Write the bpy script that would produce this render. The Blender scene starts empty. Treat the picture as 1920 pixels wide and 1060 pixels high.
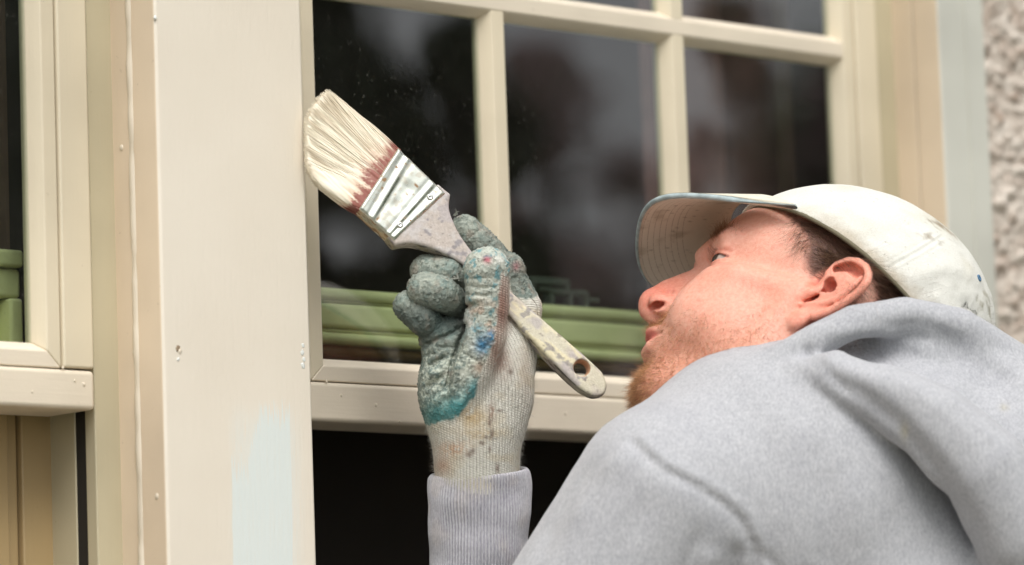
import bpy, bmesh, math, random
import numpy as np
from mathutils import Vector, Matrix
random.seed(7); RNG = np.random.default_rng(7)
PI = math.pi
scene = bpy.context.scene

# ------------------------------------------------------------------ camera
FPX = 8000.0                                   # focal length in photograph pixels (1920 wide)
YAW, PITCH, ROLL = math.radians(42.5), math.radians(7.2), math.radians(-2.02)
CAM = np.array([0.0, 0.0, 1.24])
fw = np.array([math.sin(YAW)*math.cos(PITCH), math.cos(YAW)*math.cos(PITCH), math.sin(PITCH)])
r0 = np.array([math.cos(YAW), -math.sin(YAW), 0.0]); u0 = np.cross(r0, fw)
rt = math.cos(ROLL)*r0 + math.sin(ROLL)*u0
up = -math.sin(ROLL)*r0 + math.cos(ROLL)*u0
cd = bpy.data.cameras.new('camera'); cam = bpy.data.objects.new('camera', cd)
scene.collection.objects.link(cam); scene.camera = cam
cam.matrix_world = Matrix(((rt[0], up[0], -fw[0], CAM[0]), (rt[1], up[1], -fw[1], CAM[1]),
                           (rt[2], up[2], -fw[2], CAM[2]), (0, 0, 0, 1)))
cd.sensor_width = 36.0; cd.lens = 36.0*FPX/1920.0
cd.clip_start = 0.1; cd.clip_end = 500
cd.dof.use_dof = True; cd.dof.focus_distance = 3.09; cd.dof.aperture_fstop = 4.2

# ------------------------------------------------------------------ light
SUN_EL, SUN_AZ = math.radians(54), math.radians(211)     # azimuth clockwise from +Y (into the wall)
world = bpy.data.worlds.new('World'); scene.world = world; world.use_nodes = True
wn = world.node_tree.nodes; wl = world.node_tree.links; wn.clear()
sky = wn.new('ShaderNodeTexSky'); sky.sky_type = 'NISHITA'; sky.sun_disc = False
sky.sun_elevation = SUN_EL; sky.sun_rotation = SUN_AZ; sky.dust_density = 4.0; sky.air_density = 1.0
hs = wn.new('ShaderNodeHueSaturation'); hs.inputs['Saturation'].default_value = 0.14
bg = wn.new('ShaderNodeBackground'); bg.inputs['Strength'].default_value = 0.15
wo = wn.new('ShaderNodeOutputWorld')
wl.new(sky.outputs[0], hs.inputs['Color']); wl.new(hs.outputs[0], bg.inputs['Color']); wl.new(bg.outputs[0], wo.inputs['Surface'])
sd = bpy.data.lights.new('sun', 'SUN'); sun = bpy.data.objects.new('sun', sd); scene.collection.objects.link(sun)
sd.energy = 1.3; sd.angle = math.radians(34); sd.color = (1.0, 0.965, 0.92)
sdir = Vector((math.sin(SUN_AZ)*math.cos(SUN_EL), math.cos(SUN_AZ)*math.cos(SUN_EL), math.sin(SUN_EL)))
sun.rotation_euler = sdir.to_track_quat('Z', 'Y').to_euler(); sun.location = (0, -3, 8)
vs = scene.view_settings; vs.view_transform = 'Standard'; vs.look = 'None'; vs.gamma = 1.0; vs.use_curve_mapping = False
vs.exposure = 0.26
scene.cycles.max_bounces = 8; scene.cycles.transparent_max_bounces = 16
scene.cycles.use_denoising = True

# ------------------------------------------------------------------ basic helpers
def lin(r, g=None, b=None):
    if g is None: r, g, b = r
    def c(v):
        v /= 255.0
        return v/12.92 if v <= 0.04045 else ((v+0.055)/1.055)**2.4
    return (c(r), c(g), c(b))
COL = scene.collection
def link(o, parent=None):
    COL.objects.link(o)
    if parent is not None: o.parent = parent
    return o
def tag(o, label=None, cat=None, group=None, kind=None):
    if label: o['label'] = label
    if cat: o['category'] = cat
    if group: o['group'] = group
    if kind: o['kind'] = kind
    return o
def empty(name, loc):
    o = bpy.data.objects.new(name, None); o.empty_display_size = 0.1; o.location = loc
    return link(o)
def rayd(px, py): return fw + rt*((px-960)/FPX) - up*((py-530)/FPX)
D0 = 3.10
Y0 = (CAM + rayd(580, 250)*D0)[1]              # front plane of the post
def hit(px, py, d):
    r = rayd(px, py); t = (Y0+d-CAM[1])/r[1]; p = CAM+r*t
    return p[0], p[2]
class Frame:                                    # rigid local frame: 1 unit = 1 photograph pixel at its own depth
    def __init__(s, cx, cy, depth):
        r = rayd(cx, cy); s.c = np.array([cx, cy, 0.0]); s.o = CAM+r*depth
        n = np.linalg.norm(r); s.w = -r/n; s.s = n*depth/FPX
        x = rt-(rt@s.w)*s.w; s.x = x/np.linalg.norm(x)
        s.y = -np.cross(s.w, s.x)
        s.M = np.stack([s.x, s.y, s.w])
    def P(s, q):
        q = np.asarray(q, float)
        return s.o + s.s*((q-s.c) @ s.M)
    def inv(s, P): return (np.asarray(P)-s.o) @ s.M.T / s.s + s.c

def mesh_from(name, V, F, mat=None, parent=None, smooth=True, attrs=None, cols=None, uv=None):
    """V (n,3) world coordinates, F (m,k) indices"""
    V = np.asarray(V, np.float32); F = np.asarray(F, np.int32)
    me = bpy.data.meshes.new(name)
    off = np.array(parent_world(parent), np.float32)
    me.vertices.add(len(V)); me.vertices.foreach_set('co', (V-off).ravel())
    k = F.shape[1]
    me.loops.add(F.size); me.loops.foreach_set('vertex_index', F.ravel())
    me.polygons.add(len(F)); me.polygons.foreach_set('loop_start', np.arange(0, F.size, k, dtype=np.int32))
    me.polygons.foreach_set('use_smooth', np.full(len(F), smooth))
    if attrs:
        for an, av in attrs.items():
            a = me.attributes.new(an, 'FLOAT', 'POINT'); a.data.foreach_set('value', np.asarray(av, np.float32))
    if cols is not None:
        a = me.attributes.new('Col', 'FLOAT_COLOR', 'POINT')
        c4 = np.ones((len(V), 4), np.float32); c4[:, :3] = cols
        a.data.foreach_set('color', c4.ravel())
    me.update(calc_edges=True); me.validate()
    if mat: me.materials.append(mat)
    o = bpy.data.objects.new(name, me)
    return link(o, parent)
def parent_world(p):
    v = np.zeros(3)
    while p is not None:
        v += np.array(p.location); p = p.parent
    return v
def bm_obj(name, bm, mat, parent=None, smooth=False, bevel=0.0):
    off = Vector(parent_world(parent))
    bmesh.ops.translate(bm, verts=bm.verts, vec=-off)
    bmesh.ops.recalc_face_normals(bm, faces=bm.faces)
    me = bpy.data.meshes.new(name); bm.to_mesh(me); bm.free()
    for p in me.polygons: p.use_smooth = smooth
    me.materials.append(mat)
    o = link(bpy.data.objects.new(name, me), parent)
    if bevel:
        m = o.modifiers.new('bevel', 'BEVEL'); m.width = bevel; m.segments = 3; m.limit_method = 'ANGLE'
        m.angle_limit = math.radians(40); m.harden_normals = False
        for p in me.polygons: p.use_smooth = True
        wm = o.modifiers.new('wn', 'WEIGHTED_NORMAL'); wm.keep_sharp = True
    return o
def box(bm, x0, x1, y0, y1, z0, z1):
    vs_ = [bm.verts.new((x, y, z)) for z in (z0, z1) for y in (y0, y1) for x in (x0, x1)]
    for f in ((0, 1, 3, 2), (4, 6, 7, 5), (0, 4, 5, 1), (2, 3, 7, 6), (0, 2, 6, 4), (1, 5, 7, 3)):
        bm.faces.new([vs_[i] for i in f])
def box_obj(name, x0, x1, d0, d1, z0, z1, mat, parent=None, bevel=0.0015):
    bm = bmesh.new(); box(bm, x0, x1, Y0+d0, Y0+d1, z0, z1)
    return bm_obj(name, bm, mat, parent, bevel=bevel)
def prism_obj(name, prof, axis, a, b, mat, parent=None, mitre=(0, 0), bevel=0.0012, mref=None):
    """prof: list of (p, d). axis 'z': p is x, extruded in z; axis 'x': p is z, extruded in x. mitre: end shift per unit of (p-mref)"""
    bm = bmesh.new(); rings = []
    for e, m in ((a, mitre[0]), (b, mitre[1])):
        rg = []
        for p, d in prof:
            q = e+(m*(p-mref) if mref is not None else 0)
            rg.append(bm.verts.new((p, Y0+d, q) if axis == 'z' else (q, Y0+d, p)))
        rings.append(rg)
    n = len(prof)
    for i in range(n): bm.faces.new((rings[0][i], rings[0][(i+1) % n], rings[1][(i+1) % n], rings[1][i]))
    bm.faces.new(rings[0]); bm.faces.new(rings[1][::-1])
    return bm_obj(name, bm, mat, parent, bevel=bevel)

# ------------------------------------------------------------------ numpy noise
def _h(ix, iy, iz, seed):
    n = (ix.astype(np.int64)*374761393 + iy.astype(np.int64)*668265263 + iz.astype(np.int64)*2147483647 + seed*974634777) & 0xffffffff
    n = ((n ^ (n >> 13))*1274126177) & 0xffffffff
    n = (n ^ (n >> 16)) & 0xffffff
    return n.astype(np.float32)/8388608.0-1.0
def vnoise(P, scale, seed=0):
    P = np.asarray(P, np.float64)*scale; i = np.floor(P); f = (P-i); f = f*f*(3-2*f); i = i.astype(np.int64)
    out = 0
    for dx in (0, 1):
        for dy in (0, 1):
            for dz in (0, 1):
                w = (f[:, 0] if dx else 1-f[:, 0])*(f[:, 1] if dy else 1-f[:, 1])*(f[:, 2] if dz else 1-f[:, 2])
                out = out + w*_h(i[:, 0]+dx, i[:, 1]+dy, i[:, 2]+dz, seed)
    return out
def fbm(P, scale, oct=4, seed=0, gain=0.5):
    s = 0; a = 1.0; t = 0
    for o in range(oct):
        s = s+a*vnoise(P, scale*2**o, seed+o*17); t += a; a *= gain
    return s/t
def sstep(a, b, x):
    t = np.clip((x-a)/(b-a), 0, 1); return t*t*(3-2*t)
def mixc(c, col, m):
    return c*(1-m[:, None])+np.array(col)[None, :]*m[:, None]

# ------------------------------------------------------------------ signed distance sculpting
class SDF:
    def __init__(s, lo, hi, h):
        s.lo = np.array(lo, float); s.h = h
        s.n = np.ceil((np.array(hi)-s.lo)/h).astype(int)+1
        s.v = np.full(s.n, 1e3, np.float32)
        s.ax = [(s.lo[i]+h*np.arange(s.n[i])).astype(np.float32) for i in range(3)]
    def sub(s, lo, hi):
        a = np.clip(np.floor((np.array(lo)-s.lo)/s.h).astype(int), 0, s.n)
        b = np.clip(np.ceil((np.array(hi)-s.lo)/s.h).astype(int)+1, 0, s.n)
        sl = tuple(slice(a[i], b[i]) for i in range(3))
        return sl, (s.ax[0][sl[0]][:, None, None], s.ax[1][sl[1]][None, :, None], s.ax[2][sl[2]][None, None, :])
    def _op(s, fn, lo, hi, k, cut):
        m = k+3*s.h+4
        sl, (X, Y, Z) = s.sub(np.array(lo)-m, np.array(hi)+m)
        a = s.v[sl]
        if a.size == 0: return
        b = fn(X, Y, Z).astype(np.float32)
        if cut: a, b = -a, b
        k = max(k, 1e-3)
        t = np.clip(0.5+0.5*(b-a)/k, 0, 1)
        r = b*(1-t)+a*t-k*t*(1-t)
        s.v[sl] = -r if cut else r
    def ell(s, c, r, k=0, ax=None, cut=False):
        c = np.array(c, float); r = np.array(r, float); A = np.eye(3) if ax is None else np.array(ax, float)
        ext = np.sqrt(((A*r[:, None])**2).sum(0))
        def fn(X, Y, Z):
            dx, dy, dz = X-c[0], Y-c[1], Z-c[2]
            q = [(dx*A[i, 0]+dy*A[i, 1]+dz*A[i, 2])/r[i] for i in range(3)]
            k0 = np.sqrt(q[0]**2+q[1]**2+q[2]**2)
            k1 = np.sqrt((q[0]/r[0])**2+(q[1]/r[1])**2+(q[2]/r[2])**2)+1e-9
            return k0*(k0-1)/k1
        s._op(fn, c-ext, c+ext, k, cut)
    def cone(s, a, b, ra, rb, k=0, cut=False, flat=None):
        a = np.array(a, float); b = np.array(b, float); R = max(ra, rb)
        ab = b-a; L2 = ab@ab+1e-9
        def fn(X, Y, Z):
            dx, dy, dz = X-a[0], Y-a[1], Z-a[2]
            t = np.clip((dx*ab[0]+dy*ab[1]+dz*ab[2])/L2, 0, 1)
            ex, ey, ez = dx-t*ab[0], dy-t*ab[1], dz-t*ab[2]
            return np.sqrt(ex*ex+ey*ey+ez*ez)-(ra+(rb-ra)*t)
        s._op(fn, np.minimum(a, b)-R, np.maximum(a, b)+R, k, cut)
    def tube(s, pts, rad, k=0, cut=False, kin=None):
        n = len(pts)
        rr = rad if hasattr(rad, '__len__') else [rad]*n
        P_ = np.array(pts, float); R = max(rr)
        def fn(X, Y, Z):
            out = None
            for i in range(n-1):
                a, b = P_[i], P_[i+1]; ab = b-a; L2 = ab@ab+1e-9
                dx, dy, dz = X-a[0], Y-a[1], Z-a[2]
                t = np.clip((dx*ab[0]+dy*ab[1]+dz*ab[2])/L2, 0, 1)
                ex, ey, ez = dx-t*ab[0], dy-t*ab[1], dz-t*ab[2]
                d = np.sqrt(ex*ex+ey*ey+ez*ez)-(rr[i]+(rr[i+1]-rr[i])*t)
                out = d if out is None else np.minimum(out, d)
            return out
        s._op(fn, P_.min(0)-R, P_.max(0)+R, k, cut)
    def plane(s, p, nrm, k=0):          # keep the side the normal points away from
        p = np.array(p, float); nrm = np.array(nrm, float)/np.linalg.norm(nrm)
        s._op(lambda X, Y, Z: -((X-p[0])*nrm[0]+(Y-p[1])*nrm[1]+(Z-p[2])*nrm[2]), s.lo, s.lo+s.h*s.n, k, True)
    def stroke(s, pts, amp, sig, wmin=-1e9, wmax=1e9, soft=20, ends=True):
        """ridge (amp>0) or groove along a path seen from the front, on the faces between wmin and wmax"""
        P_ = np.array(pts, float)[:, :2]; m = sig*3
        sl, (X, Y, Z) = s.sub((P_[:, 0].min()-m, P_[:, 1].min()-m, max(wmin-soft, s.lo[2])), (P_[:, 0].max()+m, P_[:, 1].max()+m, min(wmax+soft, s.lo[2]+s.h*s.n[2])))
        if s.v[sl].size == 0: return
        X = X[:, :, 0]; Y = Y[:, :, 0]; best = None; n = len(P_)-1; tt = None
        for i in range(n):
            a, b = P_[i], P_[i+1]; ab = b-a
            t = np.clip(((X-a[0])*ab[0]+(Y-a[1])*ab[1])/(ab@ab+1e-9), 0, 1)
            d = (X-a[0]-t*ab[0])**2+(Y-a[1]-t*ab[1])**2
            g = (i+t)/n
            if best is None: best, tt = d, g
            else:
                tt = np.where(d < best, g, tt); best = np.minimum(best, d)
        g = amp*np.exp(-best/(sig*sig))
        if ends: g = g*np.minimum(1, 4*np.minimum(tt, 1-tt)+0.15)
        wz = np.clip((Z-wmin)/soft+0.5, 0, 1)*np.clip((wmax-Z)/soft+0.5, 0, 1)
        s.v[sl] -= (g[:, :, None]*wz).astype(np.float32)
    def net(s):
        v = s.v; S = v < 0
        n = np.array(v.shape)-1
        c = [S[i:i+n[0], j:j+n[1], k:k+n[2]] for i in (0, 1) for j in (0, 1) for k in (0, 1)]
        cnt = sum(x.astype(np.int8) for x in c)
        act = (cnt > 0) & (cnt < 8)
        I = np.argwhere(act); idx = np.full(act.shape, -1, np.int32); idx[act] = np.arange(len(I))
        acc = np.zeros((len(I), 3)); num = np.zeros(len(I))
        cor = [np.array((i, j, k)) for i in (0, 1) for j in (0, 1) for k in (0, 1)]
        for a in range(8):
            for b in range(a+1, 8):
                if np.abs(cor[a]-cor[b]).sum() != 1: continue
                A = I+cor[a]; B = I+cor[b]
                va = v[A[:, 0], A[:, 1], A[:, 2]]; vb = v[B[:, 0], B[:, 1], B[:, 2]]
                m = (va < 0) != (vb < 0)
                t = np.where(m, va/(va-vb+1e-20), 0)[:, None]
                acc += np.where(m[:, None], cor[a]+t*(cor[b]-cor[a]), 0); num += m
        V = s.lo+s.h*(I+acc/num[:, None])
        Q = []
        for axis in range(3):
            sa = [slice(None)]*3; sb = [slice(None)]*3
            sa[axis] = slice(0, -1); sb[axis] = slice(1, None)
            df = S[tuple(sa)] != S[tuple(sb)]
            E_ = np.argwhere(df); u, w = [(1, 2), (2, 0), (0, 1)][axis]
            E_ = E_[(E_[:, u] > 0) & (E_[:, w] > 0) & (E_[:, u] < n[u]) & (E_[:, w] < n[w])]
            du = np.zeros(3, int); du[u] = 1; dw = np.zeros(3, int); dw[w] = 1
            q = np.stack([idx[tuple((E_-du-dw).T)], idx[tuple((E_-dw).T)], idx[tuple(E_.T)], idx[tuple((E_-du).T)]], 1)
            ins = S[E_[:, 0], E_[:, 1], E_[:, 2]]
            q[~ins] = q[~ins][:, ::-1]
            Q.append(q)
        return V, np.concatenate(Q)
def vnormals(V, F):
    d1 = V[F[:, 2]]-V[F[:, 0]]; d2 = V[F[:, 3]]-V[F[:, 1]]
    fn = np.cross(d1, d2); N = np.zeros_like(V)
    for i in range(4): np.add.at(N, F[:, i], fn)
    return N/(np.linalg.norm(N, axis=1)[:, None]+1e-12)
def smooth_mesh(V, F, it=1, lam=0.5):
    for _ in range(it):
        acc = np.zeros_like(V); c = np.zeros(len(V))
        for i in range(4):
            a, b = F[:, i], F[:, (i+1) % 4]
            np.add.at(acc, a, V[b]); np.add.at(acc, b, V[a]); np.add.at(c, a, 1); np.add.at(c, b, 1)
        V = V+lam*(acc/np.maximum(c, 1)[:, None]-V)
    return V
def sdf_obj(name, g, fr, mat, parent, cols=None, attrs=None, VF=None):
    V, F = VF if VF is not None else g.net()
    W = fr.P(V)                                   # (x right, y down, w) is left handed: flip
    return mesh_from(name, W, F[:, ::-1], mat, parent, cols=cols, attrs=attrs)

def strands(name, roots, dirs, lens, rad, cols, mat, parent, curl=None, seg=3, side=3, kind=None):
    """tapered fibres as one mesh; roots, dirs, curl are world vectors; curl bends the tip"""
    n = len(roots); roots = np.asarray(roots); dirs = np.asarray(dirs); lens = np.asarray(lens)[:, None]
    if curl is None: curl = np.zeros_like(dirs)
    T = np.linspace(0, 1, seg+1); ctr = []; 
    for t in T: ctr.append(roots+lens*(dirs*t+curl*t*t))
    ctr = np.stack(ctr, 1)
    a = np.cross(dirs, np.array([0.31, 0.52, 0.79])); a /= np.linalg.norm(a, axis=1)[:, None]+1e-9
    b = np.cross(dirs, a); b /= np.linalg.norm(b, axis=1)[:, None]+1e-9
    V = np.zeros((n, seg+1, side, 3))
    rr = np.asarray(rad) if hasattr(rad, '__len__') else np.full(n, rad)
    for i, t in enumerate(T):
        for j in range(side):
            an = 2*PI*j/side
            V[:, i, j] = ctr[:, i]+(rr*(1-0.75*t))[:, None]*(math.cos(an)*a+math.sin(an)*b)
    base = np.arange(n)[:, None]*(seg+1)*side; F = []
    for i in range(seg):
        for j in range(side):
            F.append(np.stack([base[:, 0]+i*side+j, base[:, 0]+i*side+(j+1) % side, base[:, 0]+(i+1)*side+(j+1) % side, base[:, 0]+(i+1)*side+j], 1))
    F = np.concatenate(F)
    C = np.repeat(np.asarray(cols)[:, None, :], (seg+1)*side, 1).reshape(-1, 3)
    o = mesh_from(name, V.reshape(-1, 3), F, mat, parent, cols=C)
    if kind: o['kind'] = kind
    return o

# ------------------------------------------------------------------ materials
class NT:
    def __init__(s, name):
        s.m = bpy.data.materials.new(name); s.m.use_nodes = True; s.n = s.m.node_tree.nodes; s.l = s.m.node_tree.links
        s.b = s.n['Principled BSDF']; s.out = s.n['Material Output']; s._tc = None
    def node(s, t, **kw):
        x = s.n.new(t)
        for k, v in kw.items():
            if k.startswith('i_'):
                key = k[2:]; key = int(key) if key.isdigit() else key.replace('_', ' ')
                if isinstance(v, bpy.types.NodeSocket): s.l.new(v, x.inputs[key])
                else: x.inputs[key].default_value = v
            else: setattr(x, k, v)
        return x
    def obj(s):
        if s._tc is None: s._tc = s.n.new('ShaderNodeTexCoord')
        return s._tc.outputs['Object']
    def mapping(s, scale=(1, 1, 1), loc=(0, 0, 0), rot=(0, 0, 0), vec=None):
        m = s.n.new('ShaderNodeMapping'); s.l.new(vec or s.obj(), m.inputs[0])
        m.inputs['Scale'].default_value = scale; m.inputs['Location'].default_value = loc; m.inputs['Rotation'].default_value = rot
        return m.outputs[0]
    def noise(s, scale, detail=4, rough=0.5, vec=None, dist=0.0):
        x = s.node('ShaderNodeTexNoise', i_Scale=scale, i_Detail=detail, i_Roughness=rough, i_Distortion=dist)
        s.l.new(vec or s.obj(), x.inputs['Vector']); return x.outputs['Fac']
    def math(s, op, a, b=0.0, c=0.0, clamp=False):
        x = s.n.new('ShaderNodeMath'); x.operation = op; x.use_clamp = clamp
        for i, v in enumerate((a, b, c)):
            if isinstance(v, bpy.types.NodeSocket): s.l.new(v, x.inputs[i])
            else: x.inputs[i].default_value = v
        return x.outputs[0]
    def ramp(s, fac, a, b, va=0.0, vb=1.0, smooth=True):
        x = s.node('ShaderNodeMapRange', i_Value=fac, interpolation_type='SMOOTHSTEP' if smooth else 'LINEAR')
        x.inputs['From Min'].default_value = a; x.inputs['From Max'].default_value = b
        x.inputs['To Min'].default_value = va; x.inputs['To Max'].default_value = vb
        return x.outputs[0]
    def mix(s, fac, a, b, typ='MIX'):
        x = s.n.new('ShaderNodeMix'); x.data_type = 'RGBA'; x.blend_type = typ
        for i, v in ((0, fac), (6, a), (7, b)):
            if isinstance(v, bpy.types.NodeSocket): s.l.new(v, x.inputs[i])
            else: x.inputs[i].default_value = v if i == 0 else (tuple(v)+(1,))[:4]
        return x.outputs[2]
    def attr(s, name): 
        x = s.n.new('ShaderNodeAttribute'); x.attribute_name = name; return x
    def bump(s, h, strength=0.3, dist=0.001, nrm=None):
        x = s.node('ShaderNodeBump', i_Height=h, i_Strength=strength, i_Distance=dist)
        if nrm: s.l.new(nrm, x.inputs['Normal'])
        return x.outputs[0]
    def set(s, **kw):
        for k, v in kw.items():
            key = k.replace('_', ' ')
            if isinstance(v, bpy.types.NodeSocket): s.l.new(v, s.b.inputs[key])
            else: s.b.inputs[key].default_value = (tuple(v)+(1,))[:4] if isinstance(v, tuple) and len(v) == 3 and 'Color' in key else v
        return s.m

def paint_mat(name, col, grain='z', rough=0.42, vary=0.06, dirt=0.0, grain_str=0.15):
    t = NT(name)
    st = (90, 90, 5) if grain == 'z' else (5, 90, 90)
    g = t.noise(4, 5, 0.6, t.mapping(st))
    lo = t.noise(7, 3)
    c2 = tuple(max(0, c*(1-vary*2.2)) for c in col); c1 = tuple(min(1, c*(1+vary)) for c in col)
    c = t.mix(t.ramp(lo, 0.3, 0.7), c2, c1)
    if dirt:
        d = t.ramp(t.noise(160, 3, 0.7), 0.68, 0.78)
        c = t.mix(t.math('MULTIPLY', d, dirt), c, lin(120, 98, 70))
    orange = t.noise(350, 2)
    h = t.math('ADD', t.math('MULTIPLY', g, 1.0), t.math('MULTIPLY', orange, 0.35))
    t.set(Base_Color=c, Roughness=t.ramp(g, 0.3, 0.8, rough-0.06, rough+0.12), Normal=t.bump(h, grain_str, 0.0012))
    return t.m
CREAM = lin(208, 198, 182)
M = {}
M['cream'] = paint_mat('cream_paint', lin(214, 203, 182), 'z', dirt=0.25)
M['cream_h'] = paint_mat('cream_paint_rail', lin(219, 207, 187), 'x', dirt=0.25)
M['sash'] = paint_mat('sash_paint', lin(214, 202, 177), 'z', dirt=0.2)
M['olive'] = paint_mat('olive_jamb_paint', lin(186, 176, 148), 'z', dirt=0.3)
M['peach'] = paint_mat('peach_side_paint', lin(222, 203, 177), 'z', dirt=0.35)
M['khaki'] = paint_mat('khaki_boards', lin(170, 146, 106), 'z', dirt=0.3)
M['bluewhite'] = paint_mat('blue_white_paint', lin(199, 198, 187), 'z', dirt=0.2)
M['green'] = paint_mat('old_green_paint', lin(220, 220, 170), 'x', rough=0.5, vary=0.14, dirt=0.7)
M['brownwood'] = paint_mat('brown_wood', lin(120, 92, 60), 'x', rough=0.6, vary=0.2)
M['caulk'] = paint_mat('caulk_bead', lin(222, 210, 190), 'z', rough=0.35)
M['dark'] = NT('gap_shade').set(Base_Color=(0.012, 0.009, 0.006), Roughness=0.8)  # near-black colour puts the shade of gaps and inner jamb faces on solid parts
def post_mat(px0, px1, z0, z1):
    t = NT('post_front_paint'); o = t.obj()
    sep = t.node('ShaderNodeSeparateXYZ', i_Vector=o)
    x, z = sep.outputs[0], sep.outputs[2]
    base = t.mix(t.ramp(t.noise(5, 3), 0.3, 0.7), lin(224, 214, 197), lin(231, 222, 206))
    streak = t.noise(3, 4, 0.65, t.mapping((260, 260, 9)))
    wob = t.math('MULTIPLY', t.math('SUBTRACT', t.noise(2.2, 3, 0.6, t.mapping((14, 14, 3))), 0.5), 0.012)
    xx = t.math('ADD', x, wob)
    top = t.math('ADD', z, t.math('MULTIPLY', t.math('SUBTRACT', streak, 0.5), 0.09))
    m = t.math('MULTIPLY', t.ramp(xx, px0, px0+0.0015), t.ramp(xx, px1+0.0015, px1))
    # left shoulder of the patch starts lower
    m = t.math('MULTIPLY', m, t.ramp(t.math('ADD', top, t.math('MULTIPLY', t.ramp(x, px0+0.012, px0+0.03, 1, 0), 0.04)), z1+0.002, z1-0.004))
    edge = t.ramp(streak, 0.36, 0.5)
    m2 = t.math('MULTIPLY', t.math('MULTIPLY', t.ramp(xx, px0-0.004, px0+0.010), t.ramp(xx, px1+0.016, px1)), t.math('MULTIPLY', edge, t.ramp(z, z1+0.012, z1-0.02)))
    mm = t.math('MULTIPLY', t.math('MAXIMUM', m, t.math('MULTIPLY', m2, 0.45), clamp=True), t.ramp(streak, 0.25, 0.55, 0.72, 1.0))
    c = t.mix(t.math('MULTIPLY', mm, 0.95), base, lin(219, 226, 222))
    d = t.ramp(t.noise(120, 3, 0.7), 0.72, 0.80)
    c = t.mix(t.math('MULTIPLY', d, 0.2), c, lin(190, 172, 146))
    g = t.noise(4, 5, 0.6, t.mapping((120, 120, 6)))
    h = t.math('ADD', g, t.math('MULTIPLY', t.noise(320, 2), 0.5))
    t.set(Base_Color=c, Roughness=0.46, Normal=t.bump(h, 0.24, 0.0012)); return t.m
def glass_mat(name, dust=0.5):
    t = NT(name); t.n.remove(t.b)
    tr = t.node('ShaderNodeBsdfTransparent'); tr.inputs[0].default_value = (0.86, 0.9, 0.86, 1)
    gl = t.node('ShaderNodeBsdfGlossy', i_Roughness=0.012); gl.inputs[0].default_value = (1, 1, 1, 1)
    wav = t.noise(5, 2); gl_n = t.bump(wav, 0.25, 0.002); t.l.new(gl_n, gl.inputs['Normal'])
    fr = t.node('ShaderNodeFresnel', i_IOR=1.52)
    mx = t.node('ShaderNodeMixShader'); ge = t.node('ShaderNodeNewGeometry'); t.l.new(t.math('MULTIPLY', t.math('MULTIPLY', fr.outputs[0], 3.2, clamp=True), t.math('SUBTRACT', 1.0, ge.outputs['Backfacing'])), mx.inputs[0]); t.l.new(tr.outputs[0], mx.inputs[1]); t.l.new(gl.outputs[0], mx.inputs[2])
    df = t.node('ShaderNodeBsdfDiffuse'); df.inputs[0].default_value = (0.55, 0.52, 0.47, 1)
    v = t.node('ShaderNodeTexVoronoi', i_Scale=190.0); t.l.new(t.obj(), v.inputs['Vector'])
    sp = t.ramp(v.outputs['Distance'], 0.26, 0.14)
    pick = t.ramp(t.noise(330, 2), 0.50, 0.64); area = t.ramp(t.noise(9, 3), 0.35, 0.7, 0.25, 1)
    film = t.math('MULTIPLY', t.noise(40, 4), 0.012)
    fac = t.math('ADD', t.math('MULTIPLY', t.math('MULTIPLY', t.math('MULTIPLY', sp, pick), area), dust*0.45), film, clamp=True)
    m2 = t.node('ShaderNodeMixShader'); t.l.new(fac, m2.inputs[0]); t.l.new(mx.outputs[0], m2.inputs[1]); t.l.new(df.outputs[0], m2.inputs[2])
    t.l.new(m2.outputs[0], t.out.inputs['Surface']); return t.m
M['glass'] = glass_mat('dusty_window_glass', 0.3)
def simple(name, col, rough=0.6, bump=None, vary=0.0, sc=20):
    t = NT(name); c = col
    if vary: c = t.mix(t.ramp(t.noise(sc, 4), 0.3, 0.7), tuple(x*(1-vary) for x in col), tuple(min(1, x*(1+vary)) for x in col))
    kw = dict(Base_Color=c, Roughness=rough)
    if bump: kw['Normal'] = t.bump(t.noise(bump[0], 4), bump[1], bump[2])
    return t.set(**kw)
M['plaster'] = simple('room_plaster', (0.16, 0.10, 0.075), 0.9, vary=0.2, sc=3)
M['curtain'] = simple('plum_curtain_cloth', (0.20, 0.10, 0.10), 0.9, (400, 0.3, 0.001), 0.3, 14)
def dash_mat():
    t = NT('roughcast'); v = t.attr('Col').outputs['Color']
    n = t.noise(90, 5, 0.65)
    t.set(Base_Color=t.mix(0.5, v, t.mix(t.ramp(n, 0.35, 0.65), lin(172, 156, 142), lin(218, 209, 198))), Roughness=0.9, Normal=t.bump(n, 0.6, 0.004)); return t.m
M['dash'] = dash_mat()

# ================================================================== SETTING
def grid_sheet(name, x0, x1, y0, y1, n, mat, amp=0.0, z=0.0):
    xs = np.linspace(x0, x1, n); ys = np.linspace(y0, y1, n); X, Y = np.meshgrid(xs, ys, indexing='ij')
    P_ = np.stack([X.ravel(), Y.ravel(), np.full(X.size, z)], 1)
    if amp: P_[:, 2] += amp*fbm(P_, 0.7, 3)
    i = np.arange((n-1)*n).reshape(n-1, n)[:, :-1].ravel()
    return mesh_from(name, P_, np.stack([i, i+n, i+n+1, i+1], 1), mat)
tg = NT('garden_grass'); tg.set(Base_Color=tg.mix(tg.ramp(tg.noise(3, 6), 0.35, 0.65), (0.035, 0.06, 0.018), (0.07, 0.10, 0.03)), Roughness=0.9, Normal=tg.bump(tg.noise(60, 5), 0.6, 0.02))
tag(grid_sheet('ground', -60, 120, -120, Y0+0.6, 61, tg.m, 0.0), kind='structure')
tpv = NT('patio_paving'); tpv.set(Base_Color=tpv.mix(tpv.ramp(tpv.noise(8, 5), 0.35, 0.65), (0.22, 0.20, 0.17), (0.32, 0.30, 0.26)), Roughness=0.85, Normal=tpv.bump(tpv.noise(60, 5), 0.4, 0.004))
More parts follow.
